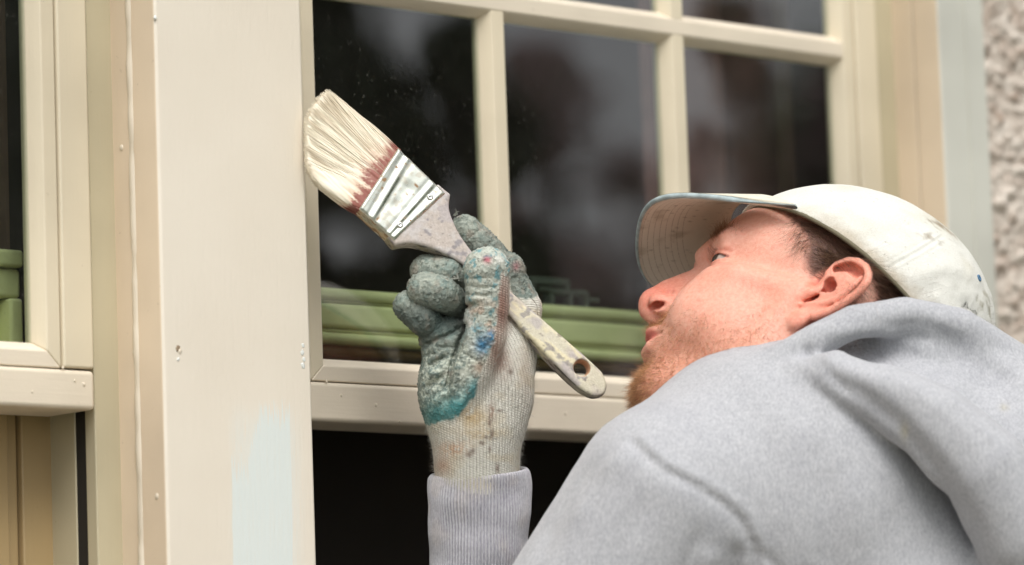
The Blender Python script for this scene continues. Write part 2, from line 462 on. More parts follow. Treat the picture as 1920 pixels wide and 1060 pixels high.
tag(grid_sheet('patio', -3, 6, Y0-2.6, Y0+0.3, 8, tpv.m, 0.0, 0.004), kind='structure')

# --- measured positions on the facade planes (d = depth behind the post front)
DS, DB, DG, DJ = 0.048, 0.0505, 0.0610, 0.053
ZB, ZT = 0.55, 2.75                              # bottom and top of the whole window unit
xp0, xp1 = hit(302, 530, 0)[0], hit(580, 530, 0)[0]
xlr = hit(168.5, 300, DS)[0]                     # left sash, right edge
xrr = hit(1649.5, 176, DS)[0]                    # right sash, right edge
xc0, xc1 = hit(1767.5, 210, 0)[0], hit(1854, 210, 0)[0]
print('post', xp0, xp1, 'sash', xlr, xrr, 'casing', xc0, xc1)

# --- post between the windows
post = empty('window_post', ((xp0+xp1)/2, Y0, ZB))
tag(post, 'wide cream painted timber post between the two windows with a pale blue paint patch', 'post')
pxa, pzt = hit(432, 900, 0)[0], hit(490, 772, 0)[1]; pxb = hit(546, 900, 0)[0]
loc = parent_world(post)
M['post'] = post_mat(pxa-loc[0], pxb-loc[0], 0, pzt-loc[2])
bxo = box_obj('front_board', xp0, xp1, 0, 0.03, ZB, ZT, M['post'], post, bevel=0.003)
box_obj('side_board', xp0+0.0010, xp1-0.002, 0.0303, 0.15, ZB+0.001, ZT-0.001, M['peach'], post)
def side_paint(o, mat):
    o.data.materials.append(mat)
    for p_ in o.data.polygons:
        if p_.normal.x < -0.9: p_.material_index = 1
side_paint(bxo, M['peach'])
bm = bmesh.new()                                  # irregular caulk bead along the side joint
nz = 260; prev = None
for i in range(nz+1):
    z = ZB+0.6+(ZT-ZB-0.7)*i/nz
    r = 0.0017+0.0009*math.sin(z*43)*math.sin(z*117+1)+0.0008*random.random()
    ring = [bm.verts.new((xp0+0.0012-r*math.cos(a), Y0+0.0305+0.0032*math.sin(a)*1.2, z)) for a in (-1.5, -0.75, 0, 0.75, 1.5)]
    if prev:
        for j in range(4): bm.faces.new((prev[j], prev[j+1], ring[j+1], ring[j]))
    prev = ring
bm_obj('caulk_bead', bm, M['caulk'], post, smooth=True)
def blemish(px, py, r, d, depth, mat, parent, name='paint_chip', side=False):
    x, z = hit(px, py, d)
    bm = bmesh.new(); bmesh.ops.create_icosphere(bm, subdivisions=2, radius=1.0)
    for v in bm.verts:
        n = 1+0.35*math.sin(5*v.co.x+px)*math.cos(4*v.co.z+py)
        v.co = Vector((v.co.x*r*n, v.co.y*depth, v.co.z*r*1.25*n)) if not side else Vector((v.co.x*depth, v.co.y*r*n, v.co.z*r*n))
        v.co += Vector((x, Y0+d, z))
    bm_obj(name, bm, mat, parent, smooth=True)
chipm = simple('bare_filler', lin(224, 226, 220), 0.6); darkchip = simple('chip_shadow_dirt', lin(140, 122, 98), 0.8)
blemish(334, 654, 0.0019, 0, 0.0004, darkchip, post, 'nail_hole'); blemish(337, 659, 0.0017, 0, 0.0006, M['caulk'], post)
for (a, b, r) in ((568, 648, 0.0022), (567, 662, 0.0028), (570, 674, 0.0024), (568, 686, 0.0030)):
    blemish(a, b, r*0.62, 0, 0.00012, chipm, post)
blemish(334, 674, 0.0012, 0, 0.0006, chipm, post); blemish(291, 34, 0.0014, 0, 0.001, chipm, post)
for (px, py, r, dd) in ((254, 718, 0.0022, 0.030), (294, 931, 0.0020, 0.006), (258, 1000, 0.0012, 0.026), (226, 277, 0.002, 0.045), (249, 660, 0.0016, 0.034)):
    # chips on the side face (x = xp0)
    rr_ = rayd(px, py); tt = (xp0-CAM[0])/rr_[0]; p = CAM+rr_*tt
    bm = bmesh.new(); bmesh.ops.create_icosphere(bm, subdivisions=2, radius=1.0)
    for v in bm.verts: v.co = Vector((p[0]+0.0009*(p[1] > Y0+0.031)-v.co.x*0.0007, p[1]+v.co.y*r, p[2]+v.co.z*r*1.2))
    bm_obj('paint_blob', bm, M['caulk'], post, smooth=True)

# --- window builder
A_, B_ = 0.006, 0.0095                            # bevel run and depth of beads and bars
FL = 0.0118
def bead_prof(p, sgn):                            # p = outer joint; bead grows towards sgn
    return [(p, DB), (p+sgn*FL, DB), (p+sgn*(FL+A_), DB+B_), (p+sgn*(FL+A_), DG+0.008), (p, DG+0.008)]
def bar_prof(c, dd=0.0):
    w = 0.00625
    return [(c-w, DB+dd), (c+w, DB+dd), (c+w+A_, DB+B_), (c+w+A_, DG+0.008), (c-w-A_, DG+0.008), (c-w-A_, DB+B_)]
def window(name, label, xs0, xs1, stile, zrail0, zjoint, hrow, vbars, hbar0, rows, horizontals_from=None):
    """xs0..xs1 outer edges of the upper sash; zrail0 rail bottom; zjoint bead/rail joint"""
    w = empty(name, ((xs0+xs1)/2, Y0+DS, zrail0)); tag(w, label, 'window')
    zt = ZT-0.05
    jx0, jx1 = xs0+stile, xs1-stile
    box_obj('stile', xs0, jx0-0.0006, DS, DG+0.0095, zjoint+0.0008, zt, M['sash'], w, 0.002)
    box_obj('stile', jx1+0.0006, xs1, DS, DG+0.0095, zjoint+0.0008, zt, M['sash'], w, 0.002)
    box_obj('bottom_rail', xs0, xs1, DS-0.0004, DS+0.055, zrail0, zjoint-0.0005, M['cream_h'], w, 0.0035)
    box_obj('top_rail', jx0, jx1, DS+0.0003, DS+0.055, zt-0.055, zt+0.001, M['cream_h'], w)
    bb = zjoint+0.0004; tb = zt-0.0555
    # mitred glazing beads
    prism_obj('glazing_bead', bead_prof(bb, 1), 'x', jx0, jx1, M['cream_h'], w, mitre=(1, -1), mref=bb)
    prism_obj('glazing_bead', bead_prof(tb, -1), 'x', jx0, jx1, M['cream_h'], w, mitre=(-1, 1), mref=tb)
    prism_obj('glazing_bead', bead_prof(jx0, 1), 'z', bb, tb, M['sash'], w, mitre=(1, -1), mref=jx0)
    prism_obj('glazing_bead', bead_prof(jx1, -1), 'z', bb, tb, M['sash'], w, mitre=(-1, 1), mref=jx1)
    gx0, gx1, gz0, gz1 = jx0+FL+A_, jx1-FL-A_, bb+FL+A_, tb-FL-A_
    hz = []
    if hbar0 is not None:
        z = hbar0
        while z < gz1-0.06:
            hz.append(z); prism_obj('muntin', bar_prof(z), 'x', gx0-A_+0.0005, gx1+A_-0.0005, M['cream_h'], w); z += hrow
    zs = [gz0]+[h for h in hz]+[gz1]
    for xb in vbars:
        for i in range(len(zs)-1):
            a = zs[i]+(0.0105 if i else -0.002); b = zs[i+1]-(0.0105 if i < len(zs)-2 else -0.002)
            a = zs[i]+(0.0063 if i else -A_+0.0005); b = zs[i+1]-(0.0063 if i < len(zs)-2 else -A_+0.0005)
            prism_obj('muntin', bar_prof(xb, 0.0004), 'z', a, b, M['sash'], w)
    ex = [gx0]+list(vbars)+[gx1]
    for i in range(len(ex)-1):
        for j in range(len(zs)-1):
            x0 = ex[i]+(0.008 if i else -0.003); x1 = ex[i+1]-(0.008 if i < len(ex)-2 else -0.003)
            z0 = zs[j]+(0.008 if j else -0.003); z1 = zs[j+1]-(0.008 if j < len(zs)-2 else -0.003)
            box_obj('pane', x0, x1, DG, DG+0.004, z0, z1, M['glass'], w, 0)
            bm = bmesh.new()                       # dark putty edge round each pane
            for (a, b, c, d) in ((x0, x0+0.0035, z0, z1), (x1-0.0035, x1, z0, z1), (x0, x1, z0, z0+0.0035), (x0, x1, z1-0.0035, z1)): pass
            bm.free()
    return w, (gx0, gx1, gz0, gz1)
# right window
zrb = hit(589.6, 787, DS)[1]; zrb2 = hit(1089.5, 816.6, DS)[1]
zj = hit(589.6, 714, DB)[1]; zj2 = hit(788, 726.9, DB)[1]
zh = hit(944.6, 22.6, DB)[1]; zh2 = hit(1282.5, 65.7, DB)[1]
print('rail bottom', zrb, zrb2, 'joint', zj, zj2, 'bar', zh, zh2)
xm1 = hit(948.6, 141, DB)[0]-0.00625; xm2 = hit(1285.9, 163, DB)[0]-0.00625
xgr = hit(1562.4, 228, DG)[0]; xgl = hit(596, 341, DB)[0]
stile = xrr-(xgr+FL+A_)
xrl = xgl-FL-stile
print('bars', xm1, xm2, 'glass', xgl, xgr, 'stile', stile, 'spacing', xm1-xgl, xm2-xm1, xgr-xm2)
zrb = (zrb+zrb2)/2; zj = (zj+zj2)/2; zbar = (zh+zh2)/2+0.00625
hrow = zbar-(zj+FL+A_)+0.012
winR, gR = window('window', 'cream framed window of small panes behind the paint brush, green rail inside its glass', xrl, xrr, stile, zrb, zj, hrow, [xm1, xm2], zbar, 2)
# left window
zlb = (hit(0, 760.7, DS)[1]+hit(172, 769, DS)[1])/2; zlj = (hit(0, 684.6, DB)[1]+hit(110, 692, DB)[1])/2
xlj = hit(107.7, 345, DB)[0]; stl = xlr-xlj
winL, gL = window('window', 'cream framed window at the left edge beyond the post, boards below its sash', xlr-0.60, xlr, stl, zlb, zlj, hrow, [], None, 2)
print('left', zlb, zlj, stl)
for (a_, b_, r_) in ((157, 721, 0.0013), (140, 714, 0.0009), (60, 735, 0.0008), (118, 690, 0.0010)): blemish(a_, b_, r_, DS-0.0004, 0.0008, M['cream_h'], winL, 'paint_blob')
for (a_, b_, r_) in ((640, 742, 0.0009), (705, 760, 0.0011), (1060, 776, 0.0010), (612, 716, 0.0010), (750, 790, 0.0008)): blemish(a_, b_, r_, DS-0.0004, 0.0008, M['cream_h'], winR, 'paint_blob')
# jambs beside the sashes, lower lights
box_obj('jamb', xlr+0.0030, xp0+0.003, DJ, DJ+0.012, ZB, ZT, M['olive'], winL, 0.001)
box_obj('jamb', xrr+0.0030, xc0+0.003, DJ, 0.15, ZB, ZT, M['olive'], winR, 0.001)
box_obj('jamb', xp1-0.003, xrl-0.002, DJ, 0.15, ZB, ZT, M['olive'], winR, 0.001)
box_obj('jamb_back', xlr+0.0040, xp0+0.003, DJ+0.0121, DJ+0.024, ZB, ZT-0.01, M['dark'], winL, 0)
box_obj('jamb_face', xlr+0.0030, xp0+0.003, DJ+0.0242, 0.1505, ZB, zlb+0.02, M['olive'], winL, 0.001)
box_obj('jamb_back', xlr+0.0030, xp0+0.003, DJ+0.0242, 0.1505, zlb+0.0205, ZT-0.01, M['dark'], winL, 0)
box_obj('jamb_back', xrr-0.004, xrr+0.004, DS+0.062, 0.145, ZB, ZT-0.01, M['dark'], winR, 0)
# lower light of the right window: near-black, half-clear sheet set back under the rail
DL = DS+0.060
ms = NT('dark_lower_pane'); ms.set(Base_Color=(0.012, 0.010, 0.007), Roughness=0.75, Specular_IOR_Level=0.2, Normal=ms.bump(ms.noise(1500, 2), 0.4, 0.0005))
mst = ms.node('ShaderNodeBsdfTransparent'); msm = ms.node('ShaderNodeMixShader', i_0=0.45); ms.l.new(ms.b.outputs[0], msm.inputs[1]); ms.l.new(mst.outputs[0], msm.inputs[2]); ms.l.new(msm.outputs[0], ms.out.inputs['Surface'])
box_obj('dark_lower_pane', xrl, xrr+0.003, DL+0.012, DL+0.014, ZB+0.06, zrb+0.05, ms.m, winR, 0)
box_obj('lower_rail', xrl, xrr, DL, DL+0.05, ZB, ZB+0.07, M['cream_h'], winR)
box_obj('meeting_rail', xrl, xrr, DL+0.002, DL+0.05, zrb+0.012, zj, M['cream_h'], winR)
# lower boards of the left window
def xat(px, d): return hit(px, 920, d)[0]
bd = 0.106
edges = [-420, -330, -240, -150, -60, 19, 41, 104]
for i in range(len(edges)-1):
    a, b = xat(edges[i], bd), xat(edges[i+1], bd)
    dd = 0.004 if (edges[i] == 19) else 0.0
    box_obj('board', a+0.0006, b-0.0006, bd+dd, bd+0.02, ZB+0.02, zlb+0.03, M['khaki'], winL, 0.0016)
box_obj('channel_strip', xat(104, 0.106)+0.0008, xlr+0.0027, 0.108, 0.12, ZB+0.02, zlb+0.03, M['khaki'], winL, 0.001)
box_obj('meeting_rail', xlr-0.60, xat(104, bd), DL+0.021, DL+0.05, zlb+0.012, zlj, M['cream_h'], winL)

# --- casing at the right, old blue white paint still on its face
cas = empty('window_casing', ((xc0+xc1)/2, Y0, ZB)); tag(cas, 'pale blue white casing board beside the roughcast wall, side already painted peach', 'casing')
side_paint(box_obj('front_board', xc0, xc1, 0, 0.03, ZB, ZT, M['bluewhite'], cas, 0.003), M['peach'])
box_obj('side_board', xc0+0.0008, xc1-0.001, 0.0303, 0.15, ZB+0.001, ZT-0.001, M['peach'], cas)
box_obj('edge_strip', xc0+0.058*(xc1-xc0)/0.058*0.55, xc0+0.62*(xc1-xc0), -0.0012, 0.0, ZB, ZT, M['bluewhite'], cas, 0.0005)

# --- roughcast wall
def roughcast(name, x0, x1, z0, z1, step, amp, label=None, parent=None):
    nx = max(2, int((x1-x0)/step)); nz_ = max(2, int((z1-z0)/step))
    X, Z = np.meshgrid(np.linspace(x0, x1, nx), np.linspace(z0, z1, nz_), indexing='ij')
    P_ = np.stack([X.ravel(), np.full(X.size, 0.0), Z.ravel()], 1)
    n1 = fbm(P_, 95, 3, 5); n2 = fbm(P_, 36, 2, 9)
    hgt = amp*(np.abs(n1)*1.6+n2*0.5)
    col = mixc(np.tile(np.array(lin(206, 195, 182)), (len(P_), 1)), lin(156, 136, 120), sstep(0.0, -0.35, n1+0.5*n2))
    P_[:, 1] = Y0+0.022-hgt
    i = (np.arange(nx-1)[:, None]*nz_+np.arange(nz_-1)[None, :]).ravel()
    return mesh_from(name, P_, np.stack([i, i+nz_, i+nz_+1, i+1], 1), M['dash'], parent, cols=col)
xl_end = xlr-0.60
wall = empty('roughcast_wall', (xc1+0.5, Y0+0.022, 0)); tag(wall, 'grey beige roughcast house wall of rough stone dash to the right of the casing', 'wall')
roughcast('near_face', xc1-0.002, xc1+0.42, 1.2, 2.35, 0.0022, 0.0048, parent=wall)
roughcast('far_face', xc1+0.42, xc1+4.0, 0, 3.4, 0.05, 0.010, parent=wall)
roughcast('lower_face', xc1-0.002, xc1+0.42, 0, 1.2, 0.03, 0.010, parent=wall)
roughcast('upper_face', xc1-0.002, xc1+0.42, 2.35, 3.4, 0.03, 0.010, parent=wall)
roughcast('apron_face', xl_end-3.0, xc1-0.002, 0, ZB, 0.05, 0.008, parent=wall)
roughcast('head_face', xl_end-3.0, xc1-0.002, ZT, 3.4, 0.05, 0.008, parent=wall)
roughcast('left_face', xl_end-3.0, xl_end, ZB, ZT, 0.05, 0.008, parent=wall)
# --- dark room behind
room = empty('room', ((xlr+xrr)/2, Y0+1.5, 0)); tag(room, kind='structure')
rx0, rx1 = xl_end-0.3, xc1+0.8
bm = bmesh.new(); box(bm, rx0, rx1, Y0+2.6, Y0+2.62, 0.2, 3.3); bm_obj('back_wall', bm, M['plaster'], room)
bm = bmesh.new(); box(bm, rx0-0.02, rx0, Y0+0.155, Y0+2.6, 0.2, 3.3); bm_obj('side_wall', bm, M['plaster'], room)
bm = bmesh.new(); box(bm, rx1, rx1+0.02, Y0+0.155, Y0+2.6, 0.2, 3.3); bm_obj('side_wall', bm, M['plaster'], room)
bm = bmesh.new(); box(bm, rx0, rx1, Y0+0.155, Y0+2.6, 3.28, 3.3); bm_obj('ceiling', bm, M['plaster'], room)
bm = bmesh.new(); box(bm, rx0, rx1, Y0+0.155, Y0+2.6, 0.2, 0.22); bm_obj('floor', bm, M['plaster'], room)
for (a, b, c, d) in ((rx0, xl_end+0.03, ZB, ZT), (xlr+0.0, xrl+0.01, ZB, ZT), (xrr+0.0, rx1, ZB, ZT), (rx0, rx1, 0.2, ZB+0.02), (rx0, rx1, ZT-0.02, 3.3)):
    bm = bmesh.new(); box(bm, a, b, Y0+0.151, Y0+0.17, c, d); bm_obj('lining', bm, M['plaster'], room)
# --- green inner rail
def green_rail(px_ref, ys, xa, xb, d, label):
    o = empty('inner_sash', ((xa+xb)/2, Y0+d, hit(px_ref, ys[0], d)[1])); tag(o, label, 'inner sash')
    zz = [hit(px_ref, y, d)[1] for y in ys]
    offs = [0.0, 0.004, 0.0015, 0.0045, 0.0005, 0.010]
    mats = [M['green'], M['green'], M['green'], M['green'], M['green'], M['brownwood']]
    nm = ['top_moulding', 'groove', 'rail', 'groove', 'lower_moulding', 'sill_strip']
    for i in range(len(zz)-1):
        box_obj(nm[i], xa, xb, d+offs[i], d+0.03, zz[i+1]+0.0003, zz[i]-0.0003, mats[i], o, 0.0035)
    return o
gd = 0.10
# photo heights of the mouldings at x = 605
g1 = green_rail(605, [537, 560, 565, 613, 620, 641, 658], xrl+0.012, xrr-0.02, gd, 'old green painted moulded rail seen low behind the right window panes')
bm = bmesh.new()
g2e = empty('inner_sash', (xlr-0.3, Y0+gd, 1.5)); tag(g2e, 'old green painted panel seen behind the left window glass', 'inner sash')
zt_, zb_ = hit(20, 467, gd)[1], hit(20, 660, gd)[1]
z2_ = hit(20, 500, gd)[1]; xr_ = hit(48, 560, gd)[0]; xi_ = hit(22, 560, gd)[0]; z3_ = hit(20, 556, gd)[1]
box_obj('top_rail', xlr-0.55, xr_, gd, gd+0.03, z2_, zt_, M['green'], g2e, 0.003)
box_obj('mid_rail', xlr-0.55, xr_, gd+0.005, gd+0.03, z3_, z2_-0.0005, M['green'], g2e, 0.003)
box_obj('stile', xi_, xr_, gd+0.002, gd+0.03, zb_+0.0, z3_-0.0005, M['green'], g2e, 0.003)
box_obj('panel', xlr-0.55, xi_-0.0005, gd+0.014, gd+0.03, zb_+0.0, z3_-0.001, M['green'], g2e, 0.002)
# --- small grey lattice of bars behind the middle pane, at the green rail
orn = empty('lattice_shape', (*hit(1050, 560, 0.105)[:1], Y0+0.12, hit(1050, 572, 0.105)[1])); tag(orn, 'faint grey lattice of bars at the green rail behind the middle pane', 'lattice_shape')
om = simple('grey_lattice', lin(62, 68, 63), 0.7)
def orn_box(x0, x1, y0, y1, name):
    a = hit(x0, y1, 0.115); b = hit(x1, y0, 0.115)
    box_obj(name, a[0], b[0], 0.112, 0.122, a[1], b[1], om, orn, 0.001)
for b_ in ((990, 1065, 524, 532), (990, 1000, 533, 566), (1056, 1065, 533, 545), (1028, 1100, 546, 552), (1028, 1036, 553, 572), (1064, 1071, 553, 574), (1093, 1100, 553, 576), (1101, 1120, 560, 566), (1008, 1030, 540, 546)):
    orn_box(*b_, 'lattice_bar')
# --- curtains inside
def curtain(x0, x1, d, label, amp=0.03, n=160):
    xs = np.linspace(x0, x1, n); ph = xs*62+1.5*np.sin(xs*17)
    zs = np.linspace(0.6, 2.7, 12); V = []
    for x, p in zip(xs, ph):
        for z in zs: V.append((x, Y0+d+amp*math.sin(p+0.2*math.sin(z*3)), z))
    m = len(zs); i = (np.arange(n-1)[:, None]*m+np.arange(m-1)[None, :]).ravel()
    o = mesh_from('curtain', V, np.stack([i, i+m, i+m+1, i+1], 1), M['curtain'])
    sm = o.modifiers.new('thick', 'SOLIDIFY'); sm.thickness = 0.002
    return tag(o, label, 'curtain')
curtain(xm2+0.17, xrr+0.35, 0.24, 'dull plum curtain hanging behind the right hand panes')
#<PERSON>#
# ================================================================== PERSON
HF = Frame(1500, 570, 3.08)
SC = 2.6                                          # photograph pixels per millimetre at the head
th, el, be = math.radians(27), math.radians(30), math.radians(10)
_F0 = np.array([-1.0, 0, 0]); _U0 = np.array([0, -math.cos(el), -math.sin(el)]); _L0 = np.array([0, -math.sin(el), math.cos(el)])
_F = _F0*math.cos(be)-_L0*math.sin(be); _L = _L0*math.cos(be)+_F0*math.sin(be); _U = _U0
_rz = np.array([[math.cos(th), -math.sin(th), 0], [math.sin(th), math.cos(th), 0], [0, 0, 1]])
AF, AU, AL = _rz @ _F, _rz @ _U, _rz @ _L         # face forward, crown up, his left, in pixel frame
AX = np.stack([AF, AU, AL]); HO = np.array([1497.0, 651.0, 0.0])
def A(f, u, l): return HO+SC*(f*AF+u*AU+l*AL)
def Ainv(V): return ((V-HO)/SC) @ AX.T
def rots(axis_up=0.0):                            # anatomical axes pitched by an angle (degrees, + lifts the front)
    a = math.radians(axis_up)
    return np.stack([math.cos(a)*AF+math.sin(a)*AU, -math.sin(a)*AF+math.cos(a)*AU, AL])
def mm(*r): return tuple(SC*x for x in r)
person = empty('person', tuple(HF.P((1560, 900, 0)))); person.location.z = 0.0
tag(person, 'man in a dirty white cap and grey hoodie painting with his gloved hand', 'person')

def build_head():
    g = SDF((1165, 335, -235), (1880, 905, 262), 2.6)
    e = lambda f, u, l, r, k, cut=False, pitch=0: g.ell(A(f, u, l), mm(*r), k*SC, rots(pitch), cut)
    def both(f, u, l, r, k, cut=False, pitch=0): e(f, u, l, r, k, cut, pitch); e(f, u, -l, r, k, cut, pitch)
    def c(p, q, ra, rb, k, cut=False): g.cone(A(*p), A(*q), ra*SC, rb*SC, k*SC, cut)
    def cb(p, q, ra, rb, k, cut=False):
        c(p, q, ra, rb, k, cut); c((p[0], p[1], -p[2]), (q[0], q[1], -q[2]), ra, rb, k, cut)
    e(-9, 46, 0, (94, 77, 72), 0)
    e(37, 47, 0, (50, 42, 58), 14)
    e(38, -14, 0, (56, 62, 55), 16)
    cb((89.5, 36.5, 8), (73, 38, 42), 8, 8, 10)       # brow
    both(58, 0, 43, (20, 13, 17), 12)             # cheekbone
    cb((52, 3, 57), (4, 5, 66), 8, 8, 10)
    both(60, -26, 33, (29, 30, 23), 14)           # cheek
    both(30, -30, 48, (34, 36, 18), 16)           # masseter
    cb((8, -6, 60), (12, -58, 52), 12, 13, 12)    # jaw
    cb((12, -58, 52), (70, -82, 16), 14, 13, 14)
    e(77, -80, 0, (15, 16, 24), 12)               # chin
    e(66, -44, 0, (31.5, 28, 32), 12)               # mouth
    c((-22, -20, 0), (-52, -150, 0), 58, 62, 24)  # neck
    c((40, -62, 0), (-20, -140, 0), 34, 44, 24)   # throat
    both(90, 23, 31, (15, 11, 17), 9, cut=True)   # eye socket
    g.tube([A(81, 30, 0), A(84.5, 24, 0), A(95.0, 14.5, 0), A(104.5, 3, 0), A(109.5, -9, 0)], [6*SC, 6.2*SC, 7.2*SC, 7.8*SC, 9*SC], 7*SC)
    c((82, 18, 0), (96, -10, 0), 12, 13, 8)       # side walls of the nose
    e(109, -13.5, 0, (10.2, 10.5, 10.5), 5)       # tip
    both(99, -16, 12.8, (11.5, 8.5, 6.6), 4)      # wings
    c((110, -20, 0), (98, -26, 0), 5.2, 5, 4)     # columella
    for s_ in (1, -1):
        q = [A(110, -21.5, 9.5), A(103, -19.0, 15.0), A(98, -17.5, 17.5)] if s_ > 0 else [A(110, -21.5, -9.5), A(103, -19.0, -15.0), A(98, -17.5, -17.5)]
    g.tube([np.array((1218, 578, 24)), np.array((1231, 575, 27)), np.array((1246, 570, 31))], [6.0, 9.0, 7.5], 2.0, True)
    g.tube([np.array((1221, 577, 16)), np.array((1230, 573, 12)), np.array((1243, 569, 16))], [5.5, 8.0, 7.0], 2.0, True)
    g.tube([np.array((1231, 575, 20)), np.array((1246, 560, 4)), np.array((1258, 545, -8))], [8.5, 8.0, 6.0], 2.0, True)
    g.tube([np.array((1222, 577, 2)), np.array((1236, 570, 0))], [6.0, 7.0], 3.0, True)
    g.tube([A(106, -28, -9), A(103, -18, -8), A(98, -10, -7)], [4.4*SC, 3.9*SC, 2.2*SC], 1.2*SC, True)
    for s in (1, -1):                             # lids
        g.ell(A(66, 22, 32*s), mm(14.0, 13.4, 14.2), 4*SC, AX)
        g.ell(A(78, 20.6, 34.0*s), mm(15, 2.9, 13.4), 0.8*SC, rots(0), True)
        g.ell(A(67, 22, 32*s), mm(11.9, 11.9, 11.9), 0.3*SC, AX, True)
        g.tube([A(80.0, 32, 20*s), A(80.5, 32.5, 32*s), A(72, 29, 44*s)], 3.4*SC, 4*SC)     # fold above the lid
    # lips
    g.tube([A(84, -44, 24), A(95, -39, 12), A(99, -37, 4), A(98.6, -37.5, 0), A(99, -37, -4), A(95, -39, -12), A(84, -44, -24)], [3.0*SC, 4.4*SC, 4.8*SC, 4.6*SC, 4.8*SC, 4.4*SC, 3*SC], 3*SC)
    g.tube([A(83, -46, 23), A(93, -51, 11), A(95.5, -51.5, 0), A(93, -51, -11), A(83, -46, -23)], [3*SC, 5*SC, 5.2*SC, 5*SC, 3*SC], 3*SC)
    g.tube([A(83, -44.5, 28), A(92, -44.8, 20), A(103, -44.6, 8), A(105, -44.6, 0), A(103, -44.6, -8), A(92, -44.8, -20), A(83, -44.5, -28)], 1.1*SC, 2.2*SC, True)
    g.tube([A(92, -64, 14), A(96, -65, 0), A(92, -64, -14)], 4*SC, 6*SC, True)
    g.tube([A(99.5, -26, 0), A(101.5, -34, 0)], 1.4*SC, 4*SC, True)
    # ---- ear, placed from its outline in the photograph (zoomed coordinates)
    def E(zx, zy, off=0):
        x, y = 1430+zx/3.926, 380+zy/3.926
        return np.array([x, y, 160+0.517*(x-1510)+0.797*(y-555)+off])
    NE = np.array([-0.375, -0.578, 0.725]); T1 = np.cross(NE, [0, 0, 1.0]); T1 /= np.linalg.norm(T1); T2 = np.cross(NE, T1)
    EA = np.stack([T1, T2, NE])
    for (zx, zy, a, off) in ((640, 545, 30, -4), (590, 600, 30, -6), (520, 680, 26, -8), (430, 760, 22, -6), (350, 800, 20, -4), (280, 840, 16, -2), (520, 590, 26, -14), (420, 690, 26, -12)):
        g.ell(E(zx, zy, off), (a, a, 9), 7, EA)
    g.ell(E(560, 640, -22), (46, 40, 26), 10, EA)                 # root of the shell towards the skull
    helix = [(470, 655, -6), (462, 600, 0), (480, 530, 4), (540, 470, 7), (620, 440, 8), (690, 447, 8), (742, 482, 8), (764, 535, 8), (752, 590, 8), (705, 650, 7), (640, 702, 6), (560, 760, 4), (470, 806, 2), (380, 836, 0)]
    g.tube([E(*q) for q in helix], [5, 6.5, 7.5, 8, 8.5, 8.5, 8.5, 8.5, 8.5, 8, 8, 8, 8, 8], 3)
    g.ell(E(262, 862, -2), (21, 17, 11), 7, EA)                   # lobe
    g.ell(E(225, 880, -8), (16, 14, 12), 7, EA)
    # hollows
    g.tube([E(540, 500, 3), E(640, 488, 4), E(712, 540, 4), E(700, 590, 3)], [8, 11, 11, 7], 4, True)
    g.ell(E(505, 630, -4), (14, 20, 20), 3, EA, True)
    g.tube([E(500, 600, 0), E(490, 660, -8), E(410, 696, -14), E(372, 702, -30)], [12, 14, 10, 9], 2.5, True)
    g.tube([E(290, 728, 2), E(350, 712, -2), E(395, 694, -8)], [3.5, 5, 6.5], 2, True)
    g.ell(E(560, 690, 10), (10, 10, 5), 3, EA, True) if False else None
    # antihelix, crus and tragus
    g.tube([E(715, 560, 0), E(655, 622, 4), E(590, 676, 6), E(520, 722, 6), E(440, 748, 4), E(350, 752, 2), E(280, 752, 0)], [5, 7, 7, 6.5, 6, 5.5, 5], 4)
    g.tube([E(655, 620, 2), E(580, 585, 0), E(520, 560, -2)], [6, 5.5, 4], 5)
    g.tube([E(262, 725, 0), E(310, 690, 2), E(360, 665, 2), E(410, 650, -2)], [5, 8, 8.5, 7], 5)
    g.tube([E(205, 905, -2), E(250, 770, -8)], [3, 3], 5, True) if False else None
    g.tube([E(282, 734, 5), E(340, 717, 3), E(395, 694, 0)], [2.5, 4.5, 6.0], 1.2, True)
    g.tube([E(300, 730, -6), E(345, 716, -9), E(390, 696, -14)], [3, 4.5, 6.0], 1.2, True)
    # creases of the skin
    W0, W1 = 40, 262
    g.stroke([(1322, 477), (1345, 466), (1376, 472)], -4.2, 3.0, W0, W1)
    g.stroke([(1350, 481), (1372, 481), (1392, 478)], -1.4, 2.2, W0, W1)
    g.stroke([(1480, 560), (1476, 580), (1465, 600)], -1.0, 3, W0, W1)
    g.stroke([(1490, 545), (1482, 566)], -0.9, 2.5, W0, W1)
    g.stroke([(1255, 606), (1262, 622), (1256, 640)], -2.0, 8, W0, W1)
    return g
gh = build_head(); HV, HFc = gh.net(); HV = smooth_mesh(HV, HFc, 2, 0.4)
def ear_mask(V, r1=1.08, r0_=0.86):
    dx, dy = V[:, 0]-1556, V[:, 1]-552; a_ = (dx*0.76-dy*0.65)/92; b_ = (dx*0.65+dy*0.76)/46
    return sstep(r1, r0_, np.sqrt(a_*a_+b_*b_))*sstep(40, 80, V[:, 2])
def poly_mask(V, poly, soft):
    x, y = V[:, 0], V[:, 1]; inside = np.zeros(len(V), bool); d = np.full(len(V), 1e9); n = len(poly)
    for i in range(n):
        (x0, y0), (x1, y1) = poly[i], poly[(i+1) % n]
        c = ((y0 > y) != (y1 > y)) & (x < (x1-x0)*(y-y0)/(y1-y0+1e-12)+x0); inside ^= c
        ab = np.array((x1-x0, y1-y0)); t = np.clip(((x-x0)*ab[0]+(y-y0)*ab[1])/(ab@ab), 0, 1)
        d = np.minimum(d, np.hypot(x-x0-t*ab[0], y-y0-t*ab[1]))
    sd_ = np.where(inside, d, -d)
    return sstep(-soft, soft, sd_)
